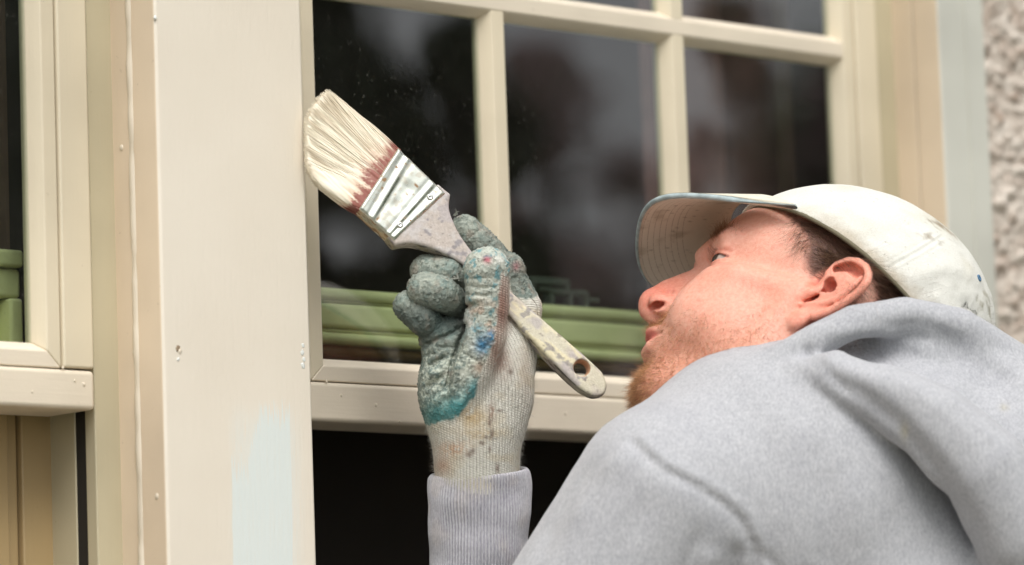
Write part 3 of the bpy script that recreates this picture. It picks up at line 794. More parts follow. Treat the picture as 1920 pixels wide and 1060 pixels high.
def skin_cols(V):
    a = Ainv(V); f, u, l = a[:, 0], a[:, 1], np.abs(a[:, 2])
    W = V/SC
    n1 = fbm(W, 0.06, 3, 3); n2 = fbm(W, 0.35, 3, 8); n3 = fbm(W, 0.9, 2, 12)
    c = np.tile(np.array(lin(223, 173, 156)), (len(V), 1))
    c = mixc(c, lin(227, 181, 165), sstep(-0.1, 0.5, n1))
    c = mixc(c, lin(218, 146, 128), 0.3*sstep(0.0, 0.6, n2))
    def blob(cf, cu, cl, r, col, amt):
        d = np.sqrt((f-cf)**2+(u-cu)**2+(l-cl)**2)
        return mixc(c, col, amt*np.exp(-(d/r)**2))
    c = blob(112, -8, 0, 16, lin(205, 105, 88), 0.75)
    c = blob(102, -14, 13, 10, lin(205, 110, 92), 0.5)
    c = blob(98, 8, 8, 16, lin(212, 130, 110), 0.5)
    c = blob(60, -5, 42, 30, lin(222, 150, 130), 0.5)
    c = blob(20, -10, 64, 22, lin(224, 148, 126), 0.4)
    # ear
    x, y, w = V[:, 0], V[:, 1], V[:, 2]
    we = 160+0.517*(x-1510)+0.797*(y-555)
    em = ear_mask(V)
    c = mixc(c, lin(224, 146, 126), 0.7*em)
    rim = em*sstep(-2, 8, w-we); c = mixc(c, lin(234, 166, 148), 0.6*rim); c = mixc(c, lin(190, 98, 82), 0.65*ear_mask(V, 0.86, 0.64)*sstep(-5, -14, w-we))  # paler rim; hollows redder and darker, part of their shade in the colour
    # beard skin: tinted by the roots of the hair
    jaw = sstep(-22, -52, u+0.22*(70-f)*0+0.0*l-(np.maximum(0, 30-f))*0.1)
    side = sstep(0, 25, f)
    bm_ = np.clip(jaw*side, 0, 1)
    mous = np.exp(-((f-99)/12)**2-((u+31)/6)**2-(l/24)**2)
    bm_ = np.clip(bm_+0.8*mous, 0, 1)*(1-0.9*np.exp(-((f-102)/10)**2-((u+46)/9)**2-(l/19)**2))
    c = mixc(c, lin(208, 140, 104), np.clip(bm_*(0.35+0.25*n3), 0, 1)*0.6)
    chin = np.exp(-((f-88)/22)**2-((u+84)/16)**2-(l/34)**2)
    c = mixc(c, lin(158, 104, 70), 0.5*chin)
    # lips
    lip = sstep(1.0, 0.6, np.sqrt(((u+45)/9.0)**2+(l/24)**2))*sstep(80, 88, f)
    c = mixc(c, lin(182, 84, 80), 0.8*lip)
    # inside the nostrils, brows, lids
    nos = np.exp(-((f-104)/6)**2-((u+16)/6)**2-((l-7.5)/4.0)**2)*sstep(-16, -12, u+0*f)
    c = mixc(c, lin(110, 40, 34), 0.0*nos)
    brow = np.exp(-((u-(41-0.0*l))/4.5)**2)*sstep(8, 14, l)*sstep(54, 40, l)*sstep(60, 70, f)
    c = mixc(c, lin(150, 100, 70), 0.55*brow)
    lidr = np.exp(-((f-78)/7)**2-((u-21)/7)**2-((l-34)/14)**2); c = mixc(c, lin(190, 100, 88), 0.55*lidr)
    # lash line of the upper lid; shade of the fold above put into the colour
    def line_mask(pts, r):
        d = np.full(len(V), 1e9)
        for (x0, y0), (x1, y1) in zip(pts, pts[1:]):
            ab = np.array((x1-x0, y1-y0)); t = np.clip(((V[:, 0]-x0)*ab[0]+(V[:, 1]-y0)*ab[1])/(ab@ab), 0, 1)
            d = np.minimum(d, np.hypot(V[:, 0]-x0-t*ab[0], V[:, 1]-y0-t*ab[1]))
        return np.exp(-(d/r)**2)*(V[:, 2] > 30)
    c = mixc(c, lin(92, 52, 44), 0.85*line_mask([(1327, 480), (1338, 477), (1352, 478), (1366, 481)], 2.6))
    c = mixc(c, lin(186, 112, 94), 0.5*line_mask([(1326, 474), (1345, 467), (1374, 472)], 2.6))
    # scalp under the hair
    sc_ = scalp_mask(V)
    c = mixc(c, lin(70, 50, 40), 0.9*sc_)
    # small blotches
    c = mixc(c, lin(206, 122, 104), 0.25*sstep(0.35, 0.6, n2)*sstep(-0.1, 0.3, n1))
    return np.clip(c, 0, 1)
def scalp_mask(V):
    a = Ainv(V); f, u, l = a[:, 0], a[:, 1], np.abs(a[:, 2]); V2 = V+np.stack([vnoise(V, 0.06, 4)*6, vnoise(V, 0.06, 5)*6, 0*f], 1)
    near = poly_mask(V2, [(1478, 396), (1490, 402), (1600, 440), (1760, 560), (1760, 680), (1560, 680), (1600, 610), (1640, 560), (1636, 515), (1604, 484), (1566, 500), (1545, 520), (1524, 522), (1512, 508), (1514, 474), (1512, 446), (1498, 424), (1486, 411)], 10)
    edge = 36-0.55*(u-20)
    m = sstep(edge-2, edge-14, f)*sstep(2, 14, u)
    back = sstep(-14, -26, f)*sstep(-60, -40, u)
    far = np.maximum(m, back)
    k = sstep(-10, 30, V[:, 2])
    return np.clip(far*(1-k)+near*k, 0, 1)*(1-ear_mask(V))
ts = NT('skin'); tsc = ts.attr('Col').outputs['Color']
tsn = ts.noise(900, 3, 0.6); tsv = ts.node('ShaderNodeTexVoronoi', i_Scale=1100.0); ts.l.new(ts.obj(), tsv.inputs['Vector'])
ts.set(Base_Color=ts.mix(0.35, tsc, ts.mix(ts.ramp(ts.noise(420, 4, 0.65), 0.35, 0.68), lin(200, 120, 96), lin(244, 208, 188)), 'SOFT_LIGHT'), Roughness=ts.ramp(tsn, 0.3, 0.7, 0.42, 0.6),
       Normal=ts.bump(ts.math('ADD', tsn, tsv.outputs['Distance']), 0.35, 0.0006), Subsurface_Weight=0.2, Subsurface_Scale=0.0025, Specular_IOR_Level=0.4)
ts.b.inputs['Subsurface Radius'].default_value = (1.0, 0.35, 0.2)
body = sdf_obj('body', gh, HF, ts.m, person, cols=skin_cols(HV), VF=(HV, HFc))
HN = vnormals(HV, HFc)
# eyes
def eye(s):
    cc = A(67, 22, 32*s)
    n1, n2 = 40, 28; V = []; C_ = []
    # gaze: along the nose, up a little and to his right
    gz = AF*0.95+AU*0.0+AL*0.32; gz /= np.linalg.norm(gz); ga = np.cross(gz, AU); ga /= np.linalg.norm(ga); gb = np.cross(gz, ga)
    for i in range(n2+1):
        an = PI*i/n2
        for j in range(n1):
            b = 2*PI*j/n1; r = 11.7*SC
            if an < 0.50: r *= 1+0.075*(1-(an/0.50)**2)
            V.append(cc+r*(math.cos(an)*gz+math.sin(an)*(math.cos(b)*ga+math.sin(b)*gb)))
            C_.append(lin(12, 10, 10) if an < 0.17 else lin(64, 56, 50) if an < 0.46 else lin(36, 30, 28) if an < 0.53 else lin(196, 178, 168))
    i = (np.arange(n2)[:, None]*n1+np.arange(n1)[None, :]).ravel(); j = (np.arange(n2)[:, None]*n1+(np.arange(n1)[None, :]+1) % n1).ravel()
    mesh_from('eye', HF.P(np.array(V)), np.stack([i, j, j+n1, i+n1], 1), eyem, person, cols=np.array(C_))
te = NT('eyeball'); eyem = te.set(Base_Color=te.attr('Col').outputs['Color'], Roughness=0.08, Specular_IOR_Level=0.6)
eye(1); eye(-1)

# ---- hair: fibres rooted on the skin
FA = np.ones(len(HV)); 
def px_dir(v): return (np.asarray(v) @ HF.M)      # pixel-frame vector to world direction (unit scale)
rg = np.random.default_rng(5)
def sample(mask, n):
    p = np.clip(mask, 0, None); p = p/p.sum()
    i = rg.choice(len(HV), n, p=p)
    return i, HV[i]+rg.normal(size=(n, 3))*1.0
th_ = NT('hair'); thm = th_.set(Base_Color=th_.attr('Col').outputs['Color'], Roughness=0.45, Specular_IOR_Level=0.35)
ah = Ainv(HV); hf, hu, hl = ah[:, 0], ah[:, 1], ah[:, 2]
vis = sstep(-40, 20, HV[:, 2])
lipm = 1-sstep(1.15, 0.85, np.sqrt(((hu+46)/9.0)**2+(hl/23)**2))
beardm = sstep(-26, -58, hu)*sstep(4, 30, hf)*lipm*(hf > 0)*(hu > -112)
beardm = beardm+1.6*np.exp(-((hf-88)/20)**2-((hu+84)/16)**2-(hl/36)**2)*lipm
mousm = np.exp(-((hf-98)/12)**2-((hu+31)/5.0)**2-(hl/26)**2)*(hu < -23)*lipm
nostril_ok = 1-np.exp(-((hf-104)/9)**2-((hu+17)/8)**2-(hl/14)**2)
def fuzz(name, mask, n, l0, l1, dirfn, cols, rad, spread=0.35, parent=person, curlv=0.3):
    i, p = sample(mask, n)
    nr = HN[i]; d = dirfn(p, nr)+rg.normal(size=(n, 3))*spread; d /= np.linalg.norm(d, axis=1)[:, None]
    ln = (l0+(l1-l0)*rg.random(n))*SC*HF.s
    cu = rg.normal(size=(n, 3))*curlv
    cc = np.array([cols[k] for k in rg.integers(0, len(cols), n)])*(0.75+0.5*rg.random((n, 1)))
    return strands(name, HF.P(p), d @ HF.M, ln, rad*(0.7+0.6*rg.random(n)), np.clip(cc, 0, 1), thm, parent, curl=cu @ HF.M)
ginger = [lin(170, 120, 80), lin(192, 142, 98), lin(136, 94, 62), lin(210, 166, 124)]
dn = -AU*0.8+AF*0.25
chinm = np.exp(-((hf-90)/20)**2-((hu+86)/17)**2-(hl/34)**2)*lipm
fuzz('beard', chinm*vis, 3600, 3.5, 8, lambda p, n: n*0.6-AU*0.55+AF*0.15, ginger, 0.00010, 0.25)
fuzz('stubble', sstep(566, 652, HV[:, 1]+0.06*(HV[:, 0]-1240))*sstep(1500, 1420, HV[:, 0])*lipm*sstep(40, 70, HV[:, 2])*sstep(1222, 1245, HV[:, 0]), 4600, 2.5, 5.5, lambda p, n: n*0.55-AU*0.5-AF*0.25, ginger+[lin(206, 150, 108), lin(178, 104, 66), lin(156, 96, 58)], 0.00011, 0.32)
fuzz('moustache', mousm*vis*nostril_ok, 900, 2.5, 6, lambda p, n: n*0.5-AU*0.7+AL*0.25, ginger, 0.00008, 0.25)
browm = np.exp(-((hu-41)/3.5)**2)*sstep(8, 12, np.abs(hl))*sstep(52, 40, np.abs(hl))*(hf > 62)
fuzz('eyebrow', browm*vis, 700, 5, 9, lambda p, n: n*0.45+AL*0.7+AU*0.25-AF*0.2, [lin(120, 84, 56), lin(140, 100, 70), lin(100, 70, 50)], 0.00005, 0.2)
# lashes
lash = []; 
for k in range(46):
    l = 22+24*k/45; f = 79.6-((l-33)**2)*0.022
    lash.append(A(f, 24.8-abs(l-34)*0.10, l))
lash = np.array(lash); ld = AF[None]*0.8+AU[None]*0.15+rg.normal(size=(46, 3))*0.12; ld /= np.linalg.norm(ld, axis=1)[:, None]
strands('eyelashes', HF.P(lash), ld @ HF.M, np.full(46, 7.0*SC*HF.s), 0.00006, np.tile(lin(60, 40, 30), (46, 1)), thm, person, curl=np.tile((AU*0.4) @ HF.M, (46, 1)))
# scalp hair
sm_ = scalp_mask(HV)*sstep(-30, 30, HV[:, 2])*(hu < 78)
browns = [lin(92, 66, 50), lin(74, 52, 40), lin(116, 84, 62), lin(58, 42, 34), lin(140, 106, 80)]
def hairdir(p, n):
    a = Ainv(p); bk = np.array([0.62, 0.55, 0.0])
    wv = np.stack([vnoise(p, 0.02, 31), vnoise(p, 0.02, 32), vnoise(p, 0.02, 33)], 1)*0.5
    return n*0.22+bk[None]+wv
fuzz('hair', sm_, 12000, 10, 26, hairdir, browns, 0.000085, 0.16, curlv=0.22)
# sideburn wisps that fall forward over the temple
wr = poly_mask(HV, [(1484, 406), (1508, 420), (1524, 446), (1522, 480), (1508, 470), (1494, 436)], 6)*(hl > 0)
def wispdir(p, n):
    return n*0.16+np.array([-0.45, 0.55, 0.1])[None]
fuzz('hair_wisps', wr, 420, 10, 22, wispdir, browns+[lin(150, 112, 84), lin(170, 128, 98)], 0.00006, 0.16, curlv=0.25)
bk_ = sstep(-22, -34, hf)*sstep(-50, -20, hu)*sstep(22, 0, hu)*(hl > 0)
fuzz('nape_curls', bk_, 2200, 8, 18, lambda p, n: n*0.5-AU[None]*0.5-AF[None]*0.4, browns+[lin(150, 110, 80)], 0.00007, 0.4, curlv=0.9)

# ---- cap
def band_u(f): return 50+0.33*f
CF, CU_, CL = 0, 0, 0
cyaw = math.radians(1.5)
capF = math.cos(cyaw)*AF+math.sin(cyaw)*AL; capL = math.cos(cyaw)*AL-math.sin(cyaw)*AF
CAX = np.stack([capF, AU, capL])
def K(f, u, l): return HO+SC*(f*capF+u*AU+l*capL)
def Kinv(V): return ((V-HO)/SC) @ CAX.T
def build_cap():
    g = SDF((1380, 325, -270), (1890, 760, 275), 3.0)
    g.ell(K(-22, 49, 0), mm(106, 85, 86), 0, CAX)
    g.ell(K(30, 66, 0), mm(59, 18, 66), 10*SC, CAX)
    # wrinkles and slumps of soft cloth
    g.stroke([(1600, 470), (1690, 430), (1760, 420)], -4, 22, 60, 300)
    g.stroke([(1700, 520), (1770, 500), (1840, 520)], 5, 18, 0, 300)
    g.stroke([(1790, 560), (1820, 590), (1850, 640)], -6, 14, 0, 300)
    g.stroke([(1740, 545), (1790, 600)], 5, 16, 0, 300)
    g.stroke([(1520, 390), (1600, 400), (1680, 440)], 3.0, 22, 0, 300)
    # seams between the panels
    g.stroke([(1664, 503), (1724, 470), (1790, 428)], -2.6, 3.0, 40, 300, ends=False)
    g.stroke([(1658, 494), (1718, 460), (1784, 418)], -1.2, 2.0, 40, 300, ends=False)
    g.stroke([(1670, 512), (1730, 479), (1796, 437)], -1.2, 2.0, 40, 300, ends=False)
    # hollow
    g.ell(K(-22, 47, 0), mm(103, 82, 83), 0.5, CAX, True); g.ell(K(30, 64, 0), mm(56, 17, 63), 0.5, CAX, True)
    # opening
    nrm = AU*-1.0+0.33*capF
    g.plane(K(0, 50, 0), nrm*1.0, 1.0)
    return g
gc = build_cap(); CV, CFc = gc.net(); 
n_ = fbm(CV, 0.012, 3, 21); 
CV = CV+vnormals(CV, CFc)*(-3.4*np.abs(fbm(CV*np.array([0.7, 1.2, 1]), 0.016, 3, 44))-2.2*np.abs(fbm(CV, 0.035, 2, 45))*sstep(1700, 1820, CV[:, 0]))[:, None]
def cap_cols(V):
    a = Kinv(V); c = np.tile(np.array(lin(217, 216, 208)), (len(V), 1))
    n1 = fbm(V, 0.012, 3, 51); n2 = fbm(V, 0.05, 4, 52); n3 = fbm(V, 0.22, 3, 53)
    c = mixc(c, lin(202, 198, 182), 0.6*sstep(0.0, 0.5, n1))
    hgt = a[:, 1]-band_u(a[:, 0])
    c = mixc(c, lin(150, 128, 92), 0.55*sstep(16, 0, hgt+8*n2)*sstep(40, -10, a[:, 0]))       # sweat line above the edge
    d = np.sqrt((V[:, 0]-1755)**2+((V[:, 1]-430)*1.4)**2)
    c = mixc(c, lin(126, 106, 76), np.clip(sstep(70, 10, d)*sstep(-0.05, 0.45, n2), 0, 1)*0.75)
    d = np.sqrt((V[:, 0]-1830)**2+(V[:, 1]-590)**2)
    c = mixc(c, lin(120, 112, 84), np.clip(sstep(90, 20, d)*sstep(0.0, 0.5, n2), 0, 1)*0.7)
    c = mixc(c, lin(120, 108, 84), 0.4*sstep(0.42, 0.55, n3)*sstep(0.05, 0.4, n2))
    c = mixc(c, lin(120, 112, 96), 0.6*sstep(0.66, 0.74, vnoise(V, 0.34, 77))*sstep(0.25, 0.5, vnoise(V, 0.05, 78)))
    return np.clip(c, 0, 1)
def cloth_mat(name, scale=1400, strength=0.25, rough=0.9, fuzz=0.25, weave=True):
    t = NT(name); c = t.attr('Col').outputs['Color']
    w1 = t.node('ShaderNodeTexWave', i_Scale=scale/6.0, i_Distortion=1.5); t.l.new(t.mapping((1, 0.3, 0.4)), w1.inputs['Vector'])
    n = t.noise(scale, 3, 0.6); n2 = t.noise(scale*0.12, 4, 0.6)
    h = t.math('ADD', n, t.math('MULTIPLY', n2, 0.8))
    c = t.mix(0.35, c, t.mix(t.ramp(n, 0.3, 0.7), (0.25, 0.25, 0.25), (0.75, 0.75, 0.75)), 'SOFT_LIGHT')
    t.set(Base_Color=c, Roughness=rough, Normal=t.bump(h, strength, 0.0008), Sheen_Weight=fuzz, Sheen_Roughness=0.5, Specular_IOR_Level=0.05); return t.m
M['cap'] = cloth_mat('dirty_white_cotton', 900, 0.45, fuzz=0.08)
cap = sdf_obj('cap', gc, HF, M['cap'], person, cols=cap_cols(CV), VF=(CV, CFc))
# brim: a curved sheet with thickness
def brim_pt(s, t):
    ph = s*math.radians(62)
    rf = -9+97*math.cos(ph); rl = 84*math.sin(ph)/math.sin(math.radians(62))*0.90; ru = band_u(rf)-0.5
    ph2 = s*PI/2; sg = 1 if s >= 0 else -1
    rf1 = -9+97*math.cos(math.radians(62)); rl1 = 84*0.90
    cc = max(0.0, math.cos(ph2))
    ff = rf1+(143-rf1)*cc**0.25; fl = sg*rl1*abs(math.sin(ph2))**0.9*(1-0.10*cc**0.5)
    fk = (ff-rf1)/(143-rf1)
    fu = band_u(rf1)+(36.5-band_u(rf1))*fk-6.0*fk*(fl/66)**2
    f = rf+(ff-rf)*t; l = rl+(fl-rl)*t; u = ru+(fu-ru)*t+1.5*math.sin(PI*t)*cc
    return K(f, u, l)
ns, nt = 110, 30; T_ = 4.4*SC
top = np.zeros((ns+1, nt+1, 3))
for i in range(ns+1):
    for j in range(nt+1): top[i, j] = brim_pt(-1+2*i/ns, j/nt)
gu = np.gradient(top, axis=0); gv = np.gradient(top, axis=1); bn = np.cross(gu, gv); bn /= np.linalg.norm(bn, axis=2)[:, :, None]+1e-9
if (bn[ns//2, nt//2] @ AU) < 0: bn = -bn
upper = top+bn*T_*0.5; lower = top-bn*T_*0.5
BV = np.concatenate([upper.reshape(-1, 3), lower.reshape(-1, 3)]); m = nt+1; off = (ns+1)*m
ii = (np.arange(ns)[:, None]*m+np.arange(nt)[None, :]).ravel()
F1 = np.stack([ii, ii+1, ii+m+1, ii+m], 1); F2 = np.stack([ii, ii+m, ii+m+1, ii+1], 1)+off
ed = [i*m+nt for i in range(ns+1)]; ed0 = list(range(0, m)); ed1 = [ns*m+j for j in range(m)]; edr = [i*m for i in range(ns+1)]
F3 = []
for E_, fl in ((ed, 1), (ed0, 1), (ed1, 0), (edr, 0)):
    for a_, b_ in zip(E_, E_[1:]): F3.append((a_, b_, b_+off, a_+off) if fl else (b_, a_, a_+off, b_+off))
ti = np.tile(np.tile(np.arange(nt+1)/nt, ns+1), 2); si = np.tile(np.repeat(np.linspace(-1, 1, ns+1), nt+1), 2)
isl = np.concatenate([np.zeros(off), np.ones(off)])
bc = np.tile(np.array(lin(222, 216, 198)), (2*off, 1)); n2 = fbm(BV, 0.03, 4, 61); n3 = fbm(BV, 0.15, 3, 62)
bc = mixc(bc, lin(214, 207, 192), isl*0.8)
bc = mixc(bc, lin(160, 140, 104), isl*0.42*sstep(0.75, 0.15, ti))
bc = mixc(bc, lin(140, 124, 98), isl*0.45*sstep(0.15, 0.6, n2))
bc = mixc(bc, lin(120, 108, 88), 0.6*sstep(0.35, 0.6, n3))
tbm = NT('brim_cotton'); bt = tbm.attr('t').outputs['Fac']
fr_ = tbm.math('ABSOLUTE', tbm.math('SUBTRACT', tbm.math('FRACT', tbm.math('MULTIPLY', bt, 16.0)), 0.5))
inb = tbm.math('MULTIPLY', tbm.ramp(bt, 0.50, 0.52), tbm.ramp(bt, 0.99, 0.97))
line = tbm.math('MULTIPLY', tbm.math('MULTIPLY', tbm.ramp(fr_, 0.07, 0.02), inb), tbm.ramp(tbm.noise(700, 1), 0.4, 0.55, 0.35, 1.0))
tbn = tbm.noise(1500, 3)
tbm.set(Base_Color=tbm.mix(tbm.math('MULTIPLY', line, 0.55), tbm.attr('Col').outputs['Color'], lin(110, 92, 66)), Roughness=0.9, Specular_IOR_Level=0.2, Sheen_Weight=0.2,
        Normal=tbm.bump(tbm.math('SUBTRACT', tbm.math('MULTIPLY', tbn, 0.5), line), 0.4, 0.0008))
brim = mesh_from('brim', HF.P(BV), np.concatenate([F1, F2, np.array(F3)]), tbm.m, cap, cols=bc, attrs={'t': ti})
# piping round the brim edge
def world_tube(name, pts, r, mat, parent, sides=10, sq=(1, 1), nrm=None, cols=None):
    pts = np.asarray(pts); n = len(pts); tg_ = np.gradient(pts, axis=0); tg_ /= np.linalg.norm(tg_, axis=1)[:, None]
    nrm = np.tile(np.array([0, 0, 1.0]), (n, 1)) if nrm is None else nrm
    a = nrm-(nrm*tg_).sum(1)[:, None]*tg_; a /= np.linalg.norm(a, axis=1)[:, None]+1e-9; b = np.cross(tg_, a)
    V = [pts+r*(sq[0]*math.cos(k*2*PI/sides)*a+sq[1]*math.sin(k*2*PI/sides)*b) for k in range(sides)]
    V = np.stack(V, 1).reshape(-1, 3)
    F = []
    for i in range(n-1):
        for k in range(sides): F.append((i*sides+k, i*sides+(k+1) % sides, (i+1)*sides+(k+1) % sides, (i+1)*sides+k))
    return mesh_from(name, V, F, mat, parent)
M['piping'] = simple('blue_grey_piping', lin(158, 172, 174), 0.7, (1500, 0.3, 0.0006), 0.25, 120)
path = np.concatenate([top[0, 2:nt], top[0:ns+1, nt], top[ns, 2:nt][::-1]]); pn = np.concatenate([bn[0, 2:nt], bn[0:ns+1, nt], bn[ns, 2:nt][::-1]])
world_tube('piping', HF.P(path), T_*0.5*HF.s*1.0, M['piping'], brim, 10, (0.86, 0.8), pn @ HF.M)
# sweatband edge: tape along the opening
tape = []
for k in range(121):
    ph = 2*PI*k/120; lo_, hi_ = 20.0, 140.0
    for _ in range(40):
        r = (lo_+hi_)/2; f = -22+r*math.cos(ph); l = r*math.sin(ph)
        v = (r*math.cos(ph)/104.5)**2+((band_u(f)-49)/83.5)**2+(l/84.5)**2
        if v < 1: lo_ = r
        else: hi_ = r
    tape.append(K(f, band_u(f)+0.3, l))
sq_ = np.array(tape)
world_tube('edge_tape', HF.P(sq_), 2.6*HF.s*SC*0.62, simple('dark_edge_tape', lin(110, 104, 84), 0.9), cap, 8)
# blue eyelet
ecen = np.array([1838, 518]); cand = np.where((np.abs(CV[:, 0]-ecen[0]) < 6) & (np.abs(CV[:, 1]-ecen[1]) < 6))[0]
if len(cand):
    k = cand[np.argmax(CV[cand, 2])]; cn = vnormals(CV, CFc)[k]; a_ = np.cross(cn, [0, 1, 0.3]); a_ /= np.linalg.norm(a_); b_ = np.cross(cn, a_)
    ring = np.array([CV[k]+cn*0.6+5*(math.cos(q)*a_+math.sin(q)*b_) for q in np.linspace(0, 2*PI, 25)])
    world_tube('eyelet', HF.P(ring), 2.0*HF.s, simple('blue_eyelet_thread', lin(84, 120, 150), 0.8), cap, 8)
#</PERSON>#
#<HOODIE>#
# ---- hoodie
def heather_mat(name, rib=False):
    t = NT(name); c = t.attr('Col').outputs['Color']
    st = t.noise(7, 5, 0.7, t.mapping((60, 60, 14)))
    fine = t.noise(1, 3, 0.7, t.mapping((720, 720, 330))); mid = t.noise(160, 4, 0.7)
    c = t.mix(0.36, c, t.mix(t.ramp(st, 0.3, 0.7), (0.34, 0.34, 0.36), (0.66, 0.66, 0.67)), 'SOFT_LIGHT')
    c = t.mix(0.22, c, t.mix(t.ramp(mid, 0.3, 0.7), (0.36, 0.36, 0.38), (0.66, 0.66, 0.66)), 'SOFT_LIGHT')
    c = t.mix(0.45, c, t.mix(t.ramp(fine, 0.3, 0.7), (0.22, 0.22, 0.24), (0.78, 0.78, 0.78)), 'SOFT_LIGHT')
    h = t.math('ADD', t.math('MULTIPLY', fine, 0.9), t.math('MULTIPLY', mid, 0.4))
    t.set(Base_Color=c, Roughness=0.95, Normal=t.bump(h, 0.3, 0.0012), Sheen_Weight=0.3, Sheen_Roughness=0.5, Specular_IOR_Level=0.15); return t.m
M['heather'] = heather_mat('heather_grey_fleece')
def build_hoodie():
    g = SDF((640, 545, -640), (2240, 2330, 640), 7.5)
    g.ell((1470, 958, 140), (322, 330, 285), 0)                       # left shoulder blade and shoulder
    g.ell((1690, 1420, 60), (400, 620, 380), 60)
    g.ell((1690, 2000, 20), (400, 420, 340), 90)
    g.cone((1268, 930, 290), (990, 1340, 320), 186, 162, 70)         # left upper arm
    g.cone((990, 1340, 320), (1330, 1960, 330), 150, 120, 30)        # left forearm, hand in the pocket
    g.ell((1830, 960, -370), (215, 220, 200), 80)                     # right shoulder
    g.cone((1820, 950, -370), (1250, 1560, -330), 180, 145, 60)       # right arm reaching forward
    g.cone((1250, 1560, -330), (905, 1160, -20), 140, 92, 40)
    g.cone((905, 1150, -20), (899, 1100, -6), 92, 84, 20)
    # hood lying round the neck
    g.ell((1715, 815, 40), (262, 245, 250), 40)
    g.tube([(1420, 698, 225), (1470, 670, 246), (1530, 639, 247), (1600, 604, 232), (1690, 591, 205), (1790, 612, 165), (1890, 680, 110), (1960, 760, 40)], [26, 32, 34, 34, 34, 36, 40, 40], 16)
    g.tube([(1500, 700, 285), (1570, 700, 315), (1650, 725, 345), (1740, 785, 365), (1825, 870, 372), (1890, 975, 350), (1950, 1110, 270), (2010, 1220, 150)], [32, 52, 62, 72, 84, 92, 92, 80], 16)
    g.ell((1950, 1060, 150), (150, 190, 190), 50)
    g.ell((1880, 900, 110), (150, 230, 190), 40)
    W0, W1 = 60, 640
    # folds read from the photograph
    g.stroke([(1512, 640), (1516, 678)], -6, 9, W0, W1)
    g.stroke([(1565, 655), (1680, 665), (1790, 690), (1900, 770)], -22, 26, W0, W1)
    g.stroke([(1740, 640), (1830, 680), (1910, 740)], -15, 22, W0, W1)
    g.stroke([(1540, 622), (1640, 622), (1740, 655)], 6, 14, W0, W1)
    g.stroke([(1660, 690), (1770, 745), (1870, 850)], 8, 26, W0, W1)
    g.stroke([(1535, 690), (1600, 722), (1680, 782), (1745, 862), (1800, 960), (1850, 1080)], -13, 16, W0, W1)
    g.stroke([(1530, 668), (1560, 700), (1600, 740)], -5, 7, W0, W1); g.stroke([(1545, 655), (1600, 672), (1660, 690)], -4, 7, W0, W1); g.stroke([(1480, 690), (1520, 735), (1560, 760)], 3, 8, W0, W1); g.stroke([(1420, 1000), (1460, 1040), (1480, 1090)], -6, 9, W0, W1); g.stroke([(1330, 960), (1300, 1020), (1290, 1090)], -4, 10, W0, W1); g.stroke([(1700, 700), (1790, 770), (1850, 850)], -4, 9, W0, W1); g.stroke([(1640, 612), (1720, 606), (1790, 630)], -5, 8, W0, W1)
    g.stroke([(1534, 790), (1540, 870), (1547, 980), (1550, 1090)], -9, 22, W0, W1)
    g.stroke([(1600, 860), (1622, 980), (1640, 1100)], 6, 30, W0, W1)
    g.stroke([(1390, 990), (1385, 1040), (1380, 1100)], -12, 14, W0, W1)
    g.stroke([(1345, 1000), (1330, 1080)], 7, 18, W0, W1)
    g.stroke([(1150, 850), (1090, 930), (1030, 1030)], -9, 20, W0, W1)
    g.stroke([(1205, 815), (1140, 880), (1075, 985)], 8, 20, W0, W1)
    g.stroke([(1430, 760), (1500, 800), (1580, 870)], 5, 40, W0, W1)
    g.stroke([(1240, 900), (1180, 990), (1140, 1090)], -5, 26, W0, W1)
    seam = [(1205, 818), (1255, 861), (1314, 891), (1362, 921), (1398, 956), (1418, 1000), (1428, 1070)]
    g.stroke(seam, -6.5, 9, W0, W1, ends=False)
    g.stroke([(x+13, y-10) for x, y in seam], 4, 10, W0, W1, ends=False)
    return g
gz = build_hoodie(); ZV, ZF = gz.net(); del gz
ZV = smooth_mesh(ZV, ZF, 1, 0.5); ZN = vnormals(ZV, ZF)
ZV = ZV-ZN*(2.6*fbm(ZV*np.array([1, 0.45, 1]), 0.014, 3, 71)+0.5*fbm(ZV, 0.05, 2, 72))[:, None]
def hood_cols(V):
    c = np.tile(np.array(lin(174, 175, 178)), (len(V), 1))
    n = fbm(V, 0.02, 3, 81); c = mixc(c, lin(165, 166, 170), 0.5*sstep(0, 0.5, n))
    def smear(x, y, rx, ry, col, a):
        return mixc(c, col, a*np.exp(-((V[:, 0]-x)/rx)**2-((V[:, 1]-y)/ry)**2)*(V[:, 2] > 0))
    c = smear(1685, 796, 7, 16, lin(178, 172, 150), 0.7); c = smear(1868, 757, 7, 6, lin(178, 172, 150), 0.6)
    c = smear(1634, 603, 6, 3, lin(150, 150, 150), 0.6); c = smear(1556, 612, 8, 3, lin(160, 160, 160), 0.4)
    return c
hoodie = sdf_obj('hoodie', None, HF, M['heather'], person, cols=hood_cols(ZV), VF=(ZV, ZF))
